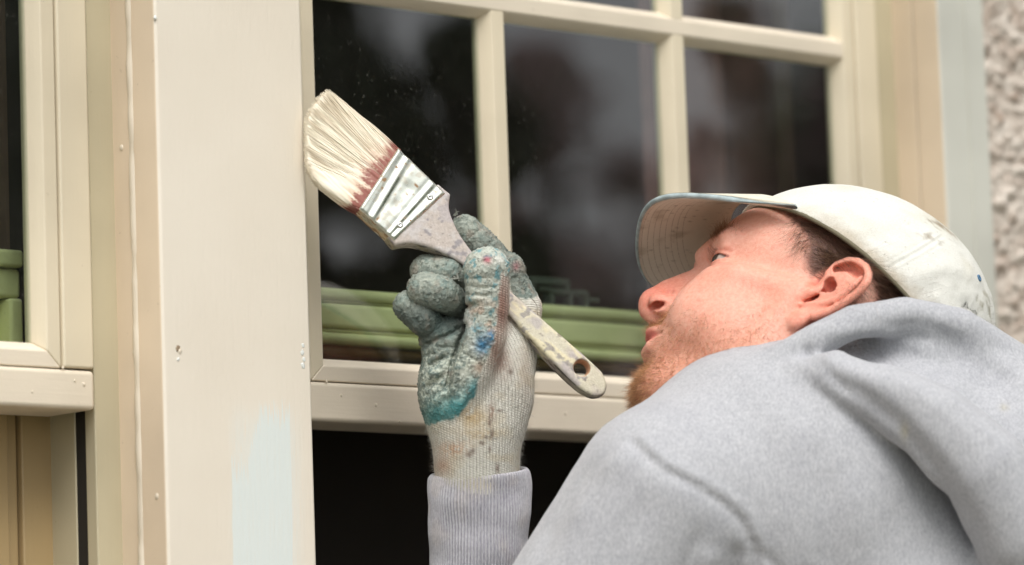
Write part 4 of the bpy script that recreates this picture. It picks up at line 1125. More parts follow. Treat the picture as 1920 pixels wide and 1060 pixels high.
# ribbed cuff of the right sleeve
def cuff_mesh():
    na, prof = 540, []
    for k in range(46): prof.append((1105-(1105-892)*k/45, 0))        # outside, upwards
    prof += [(887, -1.0), (885, -3), (885, -6), (888, -8.5), (896, -9.5), (930, -11), (960, -12)]
    V = []; ph = np.linspace(0, 2*PI, na, endpoint=False)
    for (y, off) in prof:
        t = (y-884)/(1105-884)
        rx = 92+3.5*math.sin(min(1, t*2.2)*PI)*1.0+off; rw = 93+off
        rib = 2.1*np.cos(ph*92)*(1 if off == 0 else 0.6)
        wr = 2.2*np.sin(ph*2+y*0.03)*math.sin(y*0.05)+1.4*np.sin(ph*3-y*0.045)
        r = rib+(wr if off == 0 else wr*0.5)
        x = 898+(rx+r)*np.cos(ph); w = -4+(rw+r)*np.sin(ph)
        yy = y-0.065*(x-898)+5.0*np.sin(ph)*(1-t)*1.0
        V.append(np.stack([x, yy, w], 1))
    V = np.concatenate(V); m = len(prof)
    i = np.arange(na); j = (i+1) % na
    F = np.concatenate([np.stack([k*na+i, k*na+j, (k+1)*na+j, (k+1)*na+i], 1) for k in range(m-1)])
    c = np.tile(np.array(lin(184, 183, 186)), (len(V), 1)); n = fbm(V, 0.03, 3, 91)
    c = mixc(c, lin(176, 174, 180), 0.5*sstep(0, 0.4, n)); c = mixc(c, lin(200, 186, 170), 0.25*sstep(0.1, 0.5, fbm(V, 0.02, 2, 93)))
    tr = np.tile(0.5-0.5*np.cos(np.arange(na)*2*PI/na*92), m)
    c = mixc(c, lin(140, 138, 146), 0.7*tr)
    return V, F, c
_v, _f, _c = cuff_mesh()
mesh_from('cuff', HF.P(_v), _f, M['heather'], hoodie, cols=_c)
# trousers and boots (below the picture)
def build_legs():
    k0 = HF.inv([0, 0, 0]); gy = None
    g = SDF((1250, 2000, -420), (2150, 4700, 420), 24)
    g.ell((1690, 2230, 20), (370, 250, 310), 0)
    g.cone((1640, 2300, 150), (1560, 3300, 190), 215, 150, 60); g.cone((1560, 3300, 190), (1640, 4290, 190), 150, 120, 40)
    g.cone((1760, 2300, -150), (1800, 3300, -190), 215, 150, 60); g.cone((1800, 3300, -190), (1850, 4290, -190), 150, 120, 40)
    return g
_v, _f = build_legs().net()
W_ = HF.P(_v); W_[:, 2] = np.maximum(W_[:, 2], 0.06)
mesh_from('trousers', W_, _f[:, ::-1], simple('work_trousers', lin(70, 74, 84), 0.9), person)
for cx_, cw_ in ((1640, 190), (1850, -190)):
    gb = SDF((cx_-420, 4100, cw_-170), (cx_+190, 4560, cw_+170), 14)
    gb.cone((cx_, 4180, cw_), (cx_+10, 4420, cw_), 118, 105, 0); gb.cone((cx_, 4430, cw_), (cx_-280, 4450, cw_-40), 110, 92, 40)
    _v, _f = gb.net(); W_ = HF.P(_v); W_[:, 2] = W_[:, 2]-W_[:, 2].min()+0.005
    mesh_from('boot', W_, _f[:, ::-1], simple('boot_leather', lin(70, 52, 38), 0.7), person)
#</HOODIE>#
#<GLOVE>#
# ---- right hand in its paint crusted glove
GF = Frame(880, 600, 3.09)
def build_glove():
    g = SDF((722, 384, -135), (1030, 925, 140), 2.0)
    g.cone((896, 935, -6), (893, 815, -6), 77, 84, 0)
    g.ell((896, 735, -6), (106, 120, 72), 30)
    g.ell((920, 660, -28), (86, 92, 48), 26)
    g.ell((858, 596, 30), (30, 30, 46), 10, None, True)
    g.ell((832, 722, 18), (46, 84, 46), 22)                            # heel of the hand
    g.ell((838, 640, 12), (52, 50, 42), 14)
    g.tube([(862, 752, 34), (884, 690, 50), (906, 628, 58)], [44, 45, 42], 12)      # ball of the thumb
    g.tube([(906, 628, 58), (914, 575, 60)], [41, 39], 8)
    g.tube([(914, 575, 60), (913, 508, 62)], [39.5, 43.5], 5)
    # fingers from the knuckles round to the tips
    g.tube([(962, 655, -58), (890, 610, -66), (800, 600, -38), (770, 578, 5)], [34, 32, 30, 29], 6)
    g.tube([(766, 574, 22), (796, 600, 30), (818, 622, 12)], [28.5, 31, 28], 2)
    g.tube([(970, 625, -60), (890, 568, -66), (812, 548, -40)], [36, 34, 32], 6)
    g.tube([(796, 543, 38), (826, 551, 46), (846, 564, 24), (856, 585, -12)], [32.5, 33.0, 30, 27], 1.5)
    g.tube([(975, 600, -60), (890, 535, -62), (815, 515, -38)], [36, 34, 32], 6)
    g.tube([(800, 508, -14), (836, 511, -8), (864, 524, -30)], [31, 32, 28], 1.5)
    # index finger along the back of the handle
    g.tube([(872, 430, -50), (905, 463, -56), (950, 514, -62), (984, 578, -58), (962, 690, -36)], [28.5, 32, 33, 34, 42], 6)
    g.ell((957, 505, -54), (28, 30, 26), 8)
    W0, W1 = -20, 140
    # creases
    g.stroke([(884, 596), (862, 640), (846, 690), (836, 760)], -11, 6, W0, W1)
    g.stroke([(786, 655), (812, 640), (850, 624), (878, 606)], -8, 5, W0, W1)
    g.stroke([(800, 690), (822, 676), (838, 668)], -8, 5, W0, W1); g.stroke([(796, 728), (818, 716), (834, 700)], -7, 5, W0, W1); g.stroke([(862, 668), (852, 700), (848, 740)], 6, 8, W0, W1); g.stroke([(806, 705), (826, 692)], 5, 7, W0, W1)
    g.stroke([(806, 760), (830, 740), (856, 730)], 4, 7, W0, W1)
    g.stroke([(872, 580), (884, 572), (898, 571)], -6, 5, W0, W1); g.stroke([(872, 566), (890, 560), (906, 562)], 3, 6, W0, W1)
    g.stroke([(888, 566), (886, 600), (893, 640)], -3, 5, W0, W1)
    g.stroke([(895, 700), (880, 735), (850, 770)], 5, 9, W0, W1); g.stroke([(925, 690), (925, 780), (928, 890)], -1.5, 6, W0, W1)
    g.stroke([(908, 405), (925, 422), (938, 440)], 3, 5, -140, 0); g.stroke([(884, 416), (900, 428)], -3, 4, -140, 0)
    for q_, wl, wh in (([(812, 520), (806, 562)], 0, 140), ([(829, 526), (825, 578)], 0, 140), ([(843, 536), (840, 580)], 0, 140), ([(776, 556), (768, 594)], 0, 140), ([(793, 578), (780, 612)], 0, 140),
                  ([(790, 480), (786, 506)], -60, 140), ([(815, 478), (811, 506)], -60, 140), ([(838, 482), (838, 508)], -60, 140), ([(872, 536), (900, 541), (930, 538)], 20, 140), ([(872, 552), (900, 556), (925, 552)], 20, 140),
                  ([(878, 524), (915, 521)], 20, 140), ([(876, 640), (905, 655), (918, 640)], 20, 140), ([(868, 662), (895, 676)], 20, 140), ([(880, 446), (908, 424)], -140, 0), ([(902, 470), (930, 448)], -140, 0), ([(916, 484), (942, 464)], -140, 0),
                  ([(795, 640), (830, 652), (856, 650)], 0, 140), ([(792, 668), (818, 662)], 0, 140), ([(812, 745), (840, 720), (860, 716)], 0, 140)):
        g.stroke(q_, -2.6, 2.8, wl, wh, 12)
    return g
gg = build_glove(); GV, GFc = gg.net(); del gg
GV = smooth_mesh(GV, GFc, 1, 0.5); GN = vnormals(GV, GFc)
LATEX = [(690, 370), (1040, 370), (1040, 520), (1004, 560), (962, 560), (953, 522), (939, 512), (934, 560), (931, 600), (926, 645), (905, 690), (896, 712), (890, 742), (852, 784), (802, 797), (690, 810)]
lat = poly_mask(GV+np.stack([3*vnoise(GV, 0.15, 101), 3*vnoise(GV, 0.15, 102), 0*GV[:, 0]], 1), LATEX, 3)
gn1 = fbm(GV, 0.06, 4, 103); gn2 = fbm(GV, 0.20, 3, 104); gn3 = vnoise(GV, 0.42, 105)
cr = np.abs(fbm(GV*np.array([1, 1.6, 1]), 0.11, 3, 106))
GV = GV-GN*((lat*(1.3*gn2+0.7*gn3-2.2*sstep(0.08, 0.0, cr)+1.2*gn1)+(1-lat)*(0.9*gn2+0.5*gn3)))[:, None]
gx, gy, gw = GV[:, 0], GV[:, 1], GV[:, 2]
def glove_cols():
    c = np.tile(np.array(lin(124, 132, 124)), (len(GV), 1))
    def sp(x, y, rx, ry, col, a, front=True, n=0.0, nz=None):
        m = a*np.exp(-((gx-x)/rx)**2-((gy-y)/ry)**2)
        if front: m = m*(gw > -10)
        if nz is not None: m = m*sstep(-0.25, 0.25, nz)
        return mixc(c, col, np.clip(m, 0, 1))
    c = mixc(c, lin(78, 92, 86), 0.6*sstep(-0.05, 0.4, gn1))
    lit_tops = np.exp(-((gx-806)/34)**2-((gy-496)/14)**2)+np.exp(-((gx-806)/34)**2-((gy-528)/16)**2)*(gw > 20)+np.exp(-((gx-764)/22)**2-((gy-562)/14)**2)+np.exp(-((gx-880)/24)**2-((gy-425)/26)**2)
    c = mixc(c, lin(164, 170, 158), 0.7*np.clip(lit_tops, 0, 1)*sstep(-0.5, 0.1, gn2))  # finger tops coloured paler, the light on them put into the colour
    low = sstep(560, 600, gy)*sstep(850, 800, gx)*sstep(650, 630, gy); c = mixc(c, lin(66, 76, 72), 0.7*low)  # dark latex low on the fingers, with shade put into the colour
    c = mixc(c, lin(108, 134, 130), 0.4*sstep(0.0, 0.4, fbm(GV, 0.045, 3, 110)))
    c = mixc(c, lin(150, 134, 120), 0.4*sstep(0.1, 0.45, fbm(GV, 0.05, 3, 111)))
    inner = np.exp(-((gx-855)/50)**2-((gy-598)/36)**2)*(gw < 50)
    c = mixc(c, lin(50, 58, 54), 0.8*inner)  # hollow of the palm coloured dark in place of its shade
    pw = 0.5+0.5*np.tanh((gy-640)/40)*0.0
    thumb = poly_mask(GV, [(868, 455), (962, 455), (962, 600), (930, 700), (880, 640), (872, 560)], 8)*(gw > 20)
    c = mixc(c, lin(190, 195, 184), 0.85*thumb*sstep(-0.6, 0.1, gn1))
    c = mixc(c, lin(84, 138, 146), 0.8*thumb*sstep(0.12, 0.34, fbm(GV, 0.10, 3, 112)))
    c = mixc(c, lin(178, 150, 130), 0.8*thumb*sstep(0.0, 0.3, fbm(GV, 0.06, 2, 113))*sstep(540, 600, gy))
    ball = poly_mask(GV, [(868, 640), (925, 590), (922, 650), (892, 720), (885, 760), (800, 790), (785, 700), (840, 680)], 12)*(gw > 0)
    c = mixc(c, lin(182, 186, 172), 0.75*ball*sstep(-0.15, 0.2, gn2+0.5*gn1))
    c = mixc(c, lin(184, 190, 176), 0.8*sstep(0.02, 0.22, gn2)*sstep(630, 680, gy)*(gw > -20))
    c = sp(862, 765, 44, 26, lin(60, 142, 146), 0.9, nz=gn2+0.45); c = sp(815, 780, 26, 22, lin(64, 130, 130), 0.85, nz=gn2+0.45)
    c = sp(888, 730, 16, 26, lin(40, 140, 150), 0.8, nz=gn2+0.2)
    c = sp(904, 646, 15, 17, lin(38, 120, 166), 0.9, nz=gn2+0.5); c = sp(920, 630, 9, 11, lin(20, 110, 160), 0.8, nz=gn2+0.3)
    c = sp(892, 618, 14, 12, lin(70, 140, 160), 0.7, nz=gn2); c = sp(900, 690, 16, 14, lin(190, 165, 145), 0.7)
    c = sp(872, 700, 16, 20, lin(200, 202, 190), 0.7, nz=gn2+0.2); c = sp(878, 600, 10, 14, lin(205, 206, 200), 0.8); c = sp(884, 645, 8, 22, lin(196, 200, 192), 0.6)
    c = sp(913, 489, 8, 7, lin(186, 92, 104), 0.9); c = sp(935, 488, 10, 8, lin(214, 214, 206), 0.9); c = sp(968, 500, 7, 9, lin(176, 118, 122), 0.6, False)
    # worn bits of the fingers: pale ridges where paint caught
    c = mixc(c, lin(186, 186, 172), 0.3*sstep(0.18, 0.42, gn3*0.6+gn2)*sstep(600, 540, gy))
    c = mixc(c, lin(40, 48, 46), 0.6*sstep(0.055, 0.0, cr)*sstep(-0.2, 0.2, gn1))
    # knit
    k = np.tile(np.array(lin(204, 202, 192)), (len(GV), 1))
    k = mixc(k, lin(196, 186, 164), 0.6*sstep(-0.05, 0.4, fbm(GV*np.array([0.6, 1.4, 1]), 0.03, 3, 120)))
    def kp(x, y, rx, ry, col, a, nz=None):
        m = a*np.exp(-((gx-x)/rx)**2-((gy-y)/ry)**2)*(gw > -20)
        if nz is not None: m = m*sstep(-0.2, 0.25, nz)
        return mixc(k, col, np.clip(m, 0, 1))
    k = kp(941, 585, 19, 80, lin(146, 114, 102), 1.0); k = kp(936, 665, 20, 36, lin(152, 122, 108), 0.9, gn2+0.35); k = kp(925, 640, 20, 20, lin(158, 126, 112), 0.6)
    k = kp(885, 780, 28, 24, lin(172, 148, 108), 0.85, fbm(GV, 0.06, 3, 121)+0.2); k = kp(850, 840, 30, 14, lin(190, 148, 112), 0.7, gn2+0.2); k = kp(830, 872, 16, 18, lin(182, 140, 112), 0.65); k = kp(900, 815, 34, 14, lin(190, 168, 134), 0.6, gn2+0.1); k = kp(852, 806, 30, 10, lin(188, 178, 160), 0.6)
    k = kp(960, 640, 22, 30, lin(226, 226, 216), 0.8); k = kp(985, 690, 14, 60, lin(180, 166, 150), 0.55); k = kp(922, 770, 7, 16, lin(140, 112, 96), 0.8, gn2+0.2)
    for (x, y, rx, ry) in ((936, 769, 6, 3), (880, 850, 7, 5), (886, 843, 5, 4), (918, 790, 4, 9), (922, 812, 4, 10), (932, 876, 4, 10), (905, 830, 3, 4), (911, 818, 4, 3), (957, 697, 5, 6), (901, 828, 3, 3), (918, 840, 3, 6)):
        k = kp(x, y, rx, ry, lin(110, 92, 82), 0.8)
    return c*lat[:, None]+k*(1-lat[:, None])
gcol = np.clip(glove_cols(), 0, 1)
ang = np.arctan2(gw+6, gx-893)
t = NT('painted_glove'); gc_ = t.attr('Col').outputs['Color']; la = t.attr('latex').outputs['Fac']; ra_ = t.attr('rib').outputs['Fac']; ya = t.attr('row').outputs['Fac']
rib = t.math('POWER', t.math('ABSOLUTE', t.math('SINE', t.math('MULTIPLY', ra_, 40.0))), 0.6)
row = t.math('ABSOLUTE', t.math('SINE', t.math('ADD', t.math('MULTIPLY', ya, PI/4.6), t.math('MULTIPLY', ra_, 20.0))))
knit = t.math('MULTIPLY', rib, t.math('ADD', 0.55, t.math('MULTIPLY', row, 0.45)))
wn_ = t.noise(1100, 4, 0.7); wn2 = t.noise(420, 4, 0.7)
hk = t.math('MULTIPLY', t.math('SUBTRACT', 1.0, la), t.math('ADD', knit, t.math('MULTIPLY', wn_, 0.4)))
wr_ = t.noise(170, 5, 0.6, dist=1.2); hl_ = t.math('MULTIPLY', la, t.math('ADD', t.math('MULTIPLY', wn2, 0.45), t.math('ADD', t.math('MULTIPLY', wn_, 0.25), t.math('MULTIPLY', t.math('ABSOLUTE', t.math('SUBTRACT', wr_, 0.5)), 2.2))))
cgap = t.math('MULTIPLY', t.math('MULTIPLY', t.ramp(knit, 0.42, 0.12), t.ramp(t.noise(240, 2), 0.35, 0.6, 0.35, 1.0)), t.math('SUBTRACT', 1.0, la))
cc_ = t.mix(t.math('MULTIPLY', cgap, 0.85), gc_, lin(104, 94, 80))
cc_ = t.mix(t.math('MULTIPLY', t.math('SUBTRACT', 1.0, la), 0.4), cc_, t.mix(t.ramp(t.noise(260, 5, 0.75), 0.3, 0.7), (0.25, 0.24, 0.22), (0.72, 0.72, 0.70)), 'SOFT_LIGHT')
cc_ = t.mix(t.math('MULTIPLY', la, 0.35), cc_, t.mix(t.ramp(wn2, 0.35, 0.65), (0.32, 0.33, 0.32), (0.70, 0.70, 0.68)), 'SOFT_LIGHT')
cc_ = t.mix(t.math('MULTIPLY', t.math('MULTIPLY', la, t.ramp(wn_, 0.60, 0.70)), 0.2), cc_, lin(206, 206, 194))
t.set(Base_Color=cc_, Roughness=t.math('SUBTRACT', 0.95, t.math('MULTIPLY', la, 0.35)), Specular_IOR_Level=0.3, Normal=t.bump(t.math('ADD', t.math('MULTIPLY', hk, 1.8), hl_), 0.5, 0.0012))
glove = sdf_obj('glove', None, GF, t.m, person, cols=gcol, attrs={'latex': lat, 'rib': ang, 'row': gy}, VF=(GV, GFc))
# woolly fibres on the knitted part
GN = vnormals(GV, GFc); kp_ = (1-lat)*(gw > -60)*(gy > 600); kp_ = kp_/kp_.sum(); ki = rg.choice(len(GV), 5200, p=kp_)
dd = GN[ki]*-1.0+rg.normal(size=(5200, 3))*0.7; dd /= np.linalg.norm(dd, axis=1)[:, None]
sg_ = np.sign(((GV[ki]-np.array([893, 700, -6]))*GN[ki]).sum(1).mean()); dd = GN[ki]*sg_+rg.normal(size=(5200, 3))*0.7; dd /= np.linalg.norm(dd, axis=1)[:, None]
strands('wool_fuzz', GF.P(GV[ki]), dd @ GF.M, (3+6*rg.random(5200))*GF.s, 0.00006, np.clip(gcol[ki]*1.05, 0, 1), thm, glove, curl=(rg.normal(size=(5200, 3))*0.5) @ GF.M, seg=2)
# torn flaps of dried latex
tf_r = np.array([(852, 404, -48), (856, 402, -48), (850, 520, 20), (856, 514, 16), (846, 524, 24), (752, 592, 24), (757, 596, 26), (861, 508, 10)], float)
tf_d = np.array([(0.1, -1, 0), (-0.2, -1, 0.2), (0.8, 0.5, 0.3), (0.3, 1, 0.4), (1, 0.2, 0.4), (-0.2, 1, 0.3), (0.1, 1, 0.4), (0.1, 1, 0.5)])
tf_d /= np.linalg.norm(tf_d, axis=1)[:, None]
strands('torn_latex', GF.P(tf_r), tf_d @ GF.M, np.array([13, 9, 16, 24, 14, 11, 9, 20.0])*GF.s, np.array([3.2, 2.4, 3, 3.4, 3, 2.6, 2.2, 3])*GF.s, np.tile(np.array(lin(120, 122, 112)), (8, 1)), thm, glove, curl=(rg.normal(size=(8, 3))*0.35) @ GF.M, seg=5, side=6, kind='stuff')
#</GLOVE>#
#<BRUSH>#
# ================================================================== PAINT BRUSH
BE1 = np.array([0.731, 0.682]); BE1 /= np.linalg.norm(BE1); BE2 = np.array([BE1[1], -BE1[0]])
tw = math.radians(17); TB = 46.0; BO = np.array([784.0, 404.5])
B1 = np.array([BE1[0], BE1[1], 0]); B2 = np.array([BE2[0]*math.cos(tw), BE2[1]*math.cos(tw), -math.sin(tw)]); B3 = np.array([BE2[0]*math.sin(tw), BE2[1]*math.sin(tw), math.cos(tw)])
BW = -12.0
def b2(px, py, t=TB):
    q = np.array([px, py])-BO; return float(q@BE1), float((q@BE2-(t/2)*math.sin(tw))/math.cos(tw))
def bP(V):                                        # brush coordinates (along, across, thickness) to world
    V = np.asarray(V); return GF.P(np.array([BO[0], BO[1], BW])+V[:, :1]*B1+V[:, 1:2]*B2+V[:, 2:3]*B3)
brush_ob = empty('paint_brush', tuple(bP(np.array([[0.0, 0, 0]]))[0]))
tag(brush_ob, 'paint spattered wooden paint brush with cream loaded bristles held against the post', 'paint brush')
def poly_sdf(X, Y, poly):
    P_ = np.array(poly); n = len(P_); d = None; s = None
    for i in range(n):
        a, b = P_[i], P_[(i+1) % n]; ab = b-a
        t = np.clip(((X-a[0])*ab[0]+(Y-a[1])*ab[1])/(ab@ab), 0, 1)
        dd = (X-a[0]-t*ab[0])**2+(Y-a[1]-t*ab[1])**2
        c = ((a[1] > Y) != (b[1] > Y)) & (X < (b[0]-a[0])*(Y-a[1])/(b[1]-a[1]+1e-12)+a[0])
        d = dd if d is None else np.minimum(d, dd); s = c if s is None else s ^ c
    d = np.sqrt(d); return np.where(s, -d, d)
def slab(g, poly, half, rnd):
    X = g.ax[0][:, None]; Y = g.ax[1][None, :]; d2 = poly_sdf(X, Y, poly).astype(np.float32)[:, :, None]
    Z = g.ax[2][None, None, :]; h = half(X, Y)[:, :, None] if callable(half) else half
    dz = np.abs(Z)-h
    a = np.maximum(d2+rnd, 0); b = np.maximum(dz+rnd, 0)
    g.v = np.minimum(np.maximum(d2+rnd, dz+rnd), 0)+np.sqrt(a*a+b*b)-rnd
def smooth_path(pts, n=6):
    pts = [np.array(p, float) for p in pts]; out = []
    for i in range(len(pts)-1):
        p0, p1, p2, p3 = pts[max(0, i-1)], pts[i], pts[i+1], pts[min(len(pts)-1, i+2)]
        for k in range(n):
            t = k/n; out.append(0.5*((2*p1)+(-p0+p2)*t+(2*p0-5*p1+4*p2-p3)*t*t+(-p0+3*p1-3*p2+p3)*t**3))
    out.append(pts[-1]); return out
def bmesh_obj(name, V, F, mat, parent, cols=None, attrs=None):
    W = bP(V); a, b, c = W[F[:, 0]], W[F[:, 1]], W[F[:, 2]]
    vol = (np.cross(a, b)*c).sum()+(np.cross(W[F[:, 0]], W[F[:, 2]])*W[F[:, 3]]).sum()
    cen = W.mean(0); vol = (np.cross(a-cen, b-cen)*(c-cen)).sum()
    return mesh_from(name, W, F if vol > 0 else F[:, ::-1], mat, parent, cols=cols, attrs=attrs)
# handle
rightc = smooth_path([b2(*p) for p in ((845.7, 363), (843, 388), (851, 414), (868, 446), (905, 492), (960, 545), (1050, 625), (1122, 687), (1136, 706), (1140, 722), (1136, 736))])
leftc = smooth_path([b2(*p) for p in ((1136, 736), (1126, 741), (1108, 739), (1075, 716), (1000, 640), (955, 590), (905, 530), (870, 497), (841, 480), (804, 464), (771, 457), (742, 461))])
hp = rightc+leftc[1:]
hp = [tuple(p) for p in hp]+[(-14.0, hp[-1][1]+2), (-14.0, hp[0][1]-2)]
g = SDF((-20, -110, -34), (520, 110, 34), 2.0)
slab(g, hp, lambda X, Y: 22.0-3.5*sstep(60, 200, X)+2.5*sstep(220, 320, X)-4*sstep(380, 470, X)+0*Y, 7.0)
hc = b2(1092, 689)
_s = g
g.cone((hc[0], hc[1], -60), (hc[0], hc[1], 60), 14.0, 14.0, 1.5, True)
g.cone((hc[0], hc[1], 10), (hc[0], hc[1], 34), 14.0, 22.0, 1.0, True); g.cone((hc[0], hc[1], -10), (hc[0], hc[1], -34), 14.0, 22.0, 1.0, True)
V, F = g.net(); V = smooth_mesh(V, F, 2, 0.5); N_ = vnormals(V, F)
n1 = fbm(V, 0.02, 4, 131); n2 = fbm(V, 0.07, 4, 132); n3 = fbm(V, 0.16, 3, 133)
V = V+N_*(0.5*n2)[:, None]
c = np.tile(np.array(lin(186, 175, 166)), (len(V), 1))
endm = sstep(150, 260, V[:, 0])
c = mixc(c, lin(206, 200, 178), endm*sstep(-0.35, 0.1, n1+0.2*n2)); c = mixc(c, lin(196, 192, 190), 0.7*(1-endm)*sstep(-0.02, 0.28, n1+0.5*n2))
c = mixc(c, lin(176, 168, 168), 0.7*sstep(0.08, 0.3, fbm(V, 0.03, 3, 134)))
c = mixc(c, lin(224, 214, 178), 0.8*endm*sstep(0.1, 0.32, fbm(V*np.array([0.5, 1.6, 1]), 0.04, 3, 135)))
c = mixc(c, lin(126, 122, 128), 0.7*sstep(0.30, 0.44, fbm(V, 0.055, 3, 136)))
c = mixc(c, lin(120, 108, 100), 0.6*sstep(0.36, 0.48, n3))
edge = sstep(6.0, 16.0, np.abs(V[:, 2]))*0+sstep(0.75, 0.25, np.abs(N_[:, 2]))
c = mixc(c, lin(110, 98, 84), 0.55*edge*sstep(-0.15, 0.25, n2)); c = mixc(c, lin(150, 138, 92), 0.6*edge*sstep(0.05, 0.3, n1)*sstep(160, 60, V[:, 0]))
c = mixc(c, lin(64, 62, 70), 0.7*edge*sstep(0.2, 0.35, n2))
dh = np.hypot(V[:, 0]-hc[0], V[:, 1]-hc[1]); c = mixc(c, lin(196, 150, 116), 0.9*sstep(17.5, 15.0, dh))
th2 = NT('spattered_wood'); th2.set(Base_Color=th2.mix(0.5, th2.attr('Col').outputs['Color'], th2.mix(th2.ramp(th2.noise(500, 5, 0.7), 0.3, 0.7), (0.3, 0.3, 0.3), (0.7, 0.7, 0.7)), 'SOFT_LIGHT'), Roughness=0.55, Normal=th2.bump(th2.noise(350, 5, 0.65), 0.45, 0.001))
bmesh_obj('handle', V, F, th2.m, brush_ob, cols=np.clip(c, 0, 1))
# ferrule with pressed ridges
TLp, Rp, BRp, BLp = b2(746.6, 277), b2(832, 360), b2(736.7, 449), b2(674, 393)
fp = [TLp, (Rp[0]+5, Rp[1]+1), (BRp[0]+5, BRp[1]-1), BLp]
g = SDF((-150, -110, -36), (40, 110, 36), 1.25)
slab(g, fp, 25.0, 6.0)
def lerp2(a, b, t): return (a[0]+(b[0]-a[0])*t, a[1]+(b[1]-a[1])*t)
def ridge(t0, t1, amp, sig):
    p, q = lerp2(TLp, Rp, t0), lerp2(BLp, BRp, t1)
    p, q = lerp2(p, q, 0.04), lerp2(p, q, 0.96)
    g.stroke([p, q], amp, sig, 10, 60, 6, ends=False); g.stroke([p, q], amp, sig, -60, -10, 6, ends=False)
ridge(0.03, 0.03, 0.9, 4.0); ridge(0.13, 0.24, -1.3, 5.0); ridge(0.22, 0.36, 1.3, 4.5); ridge(0.31, 0.46, -0.9, 5.0)
ridge(0.70, 0.80, -1.1, 5.0); ridge(0.78, 0.86, 1.3, 4.0); ridge(0.86, 0.91, -0.9, 3.5); ridge(0.98, 0.98, 0.7, 3.0)
g.stroke([lerp2(lerp2(TLp, Rp, 0.5), lerp2(BLp, BRp, 0.6), 0.2), lerp2(lerp2(TLp, Rp, 0.5), lerp2(BLp, BRp, 0.6), 0.75)], -2.4, 16, 10, 60, 6)
V, F = g.net(); V = smooth_mesh(V, F, 1, 0.5); N_ = vnormals(V, F)
n1 = fbm(V, 0.03, 3, 141); n2 = fbm(V, 0.12, 3, 142)
V = V+N_*(0.55*fbm(V, 0.045, 2, 143))[:, None]
pm = sstep(0.6, 0.2, np.abs(N_[:, 2]))*sstep(-0.3, 0.1, n1+0.3*n2)          # dried paint on the sides and in patches
pm = np.clip(pm+0.9*sstep(0.34, 0.46, n2)*sstep(0.0, 0.3, n1)+0.25*sstep(0.0, 0.3, n2), 0, 1)
c = np.tile(np.array(lin(206, 184, 150)), (len(V), 1)); c = mixc(c, lin(150, 118, 84), sstep(-0.1, 0.3, n2))
tf = NT('ferrule_metal'); pa = tf.attr('paint').outputs['Fac']
tf.set(Base_Color=tf.mix(pa, (0.60, 0.62, 0.55), tf.attr('Col').outputs['Color']), Metallic=tf.math('SUBTRACT', 1.0, pa), Roughness=tf.math('ADD', tf.ramp(tf.noise(120, 4), 0.3, 0.7, 0.22, 0.40), tf.math('MULTIPLY', pa, 0.3)),
       Normal=tf.bump(tf.noise(260, 3), 0.12, 0.0006))
ferr = bmesh_obj('ferrule', V, F, tf.m, brush_ob, cols=np.clip(c, 0, 1), attrs={'paint': pm})
M['steel'] = NT('rivet_steel').set(Base_Color=(0.72, 0.72, 0.68), Metallic=1.0, Roughness=0.25)
for (x, y) in ((806, 370.6), (750, 423)):
    for sgn in (1, -1):
        a, b = b2(x, y); g = SDF((a-10, b-10, -8), (a+10, b+10, 8), 0.9)
        g.ell((a, b, 0), (6.2, 6.2, 3.0), 0); g.ell((a, b, 3.2), (3.0, 3.0, 2.0), 1, None, True)
        V, F = g.net(); V[:, 2] = sgn*(V[:, 2]+25.0)
        bmesh_obj('rivet', V, F, M['steel'], ferr)
# bristles: a packed core and loose strands
tipf = [b2(*p, 20) for p in ((676, 396), (640, 379), (604, 353), (584, 330), (575.5, 300), (574.5, 262), (576, 222), (586, 200), (600, 180), (614, 170), (628, 176), (680, 220), (746, 279))]
g = SDF((-330, -130, -36), (-20, 130, 36), 2.0)
core = tipf+[(TLp[0]+22, TLp[1]-3), (BLp[0]+22, BLp[1]+3)]
slab(g, core, lambda X, Y: 9.8+11.8*sstep(-250, -95, X)+0*Y, 5.0)
V, F = g.net(); V = smooth_mesh(V, F, 1, 0.5); N_ = vnormals(V, F)
RT, RB = np.array(TLp), np.array(BLp)
TIPS = np.array(smooth_path(tipf[1:-1], 10))
seg_ = np.concatenate([[0], np.cumsum(np.linalg.norm(np.diff(TIPS, axis=0), axis=1))]); seg_ /= seg_[-1]
def tip_at(q): return np.stack([np.interp(q, seg_, TIPS[:, 0]), np.interp(q, seg_, TIPS[:, 1])], 1)
def root_at(q): return RB[None]+(RT-RB)[None]*q[:, None]
dn_ = (RT-RB)/np.linalg.norm(RT-RB); nr_ = np.array([-dn_[1], dn_[0]]); nr_ = nr_ if nr_[0] < 0 else -nr_
def dist_root(P2): return (P2-RB[None]) @ nr_
def bcol(P3, q=None):
    d = dist_root(P3[:, :2]); nq = vnoise(np.stack([P3[:, 1]*1.0, P3[:, 2]*0.6, P3[:, 0]*0.12], 1), 0.22, 151)
    bd_ = 19+13*nq+12*vnoise(P3, 0.04, 152)
    c = np.tile(np.array(lin(238, 229, 209)), (len(P3), 1))
    st_ = vnoise(np.stack([P3[:, 1], P3[:, 2], P3[:, 0]*0.05], 1), 0.16, 153)
    c = mixc(c, lin(218, 203, 178), 0.7*sstep(-0.1, 0.55, st_)); c = mixc(c, lin(244, 236, 216), 0.6*sstep(0.1, -0.5, st_))
    c = mixc(c, lin(216, 190, 160), 0.6*sstep(70, 20, d)*sstep(-0.2, 0.4, nq))
    bd_ = bd_+9*vnoise(np.stack([P3[:, 1], P3[:, 2], P3[:, 0]*0.3], 1), 0.9, 157)
    c = mixc(c, lin(204, 158, 132), 0.55*sstep(bd_+22, bd_-4, d))
    return mixc(c, lin(140, 74, 66), 0.9*sstep(bd_+6, bd_-7, d))
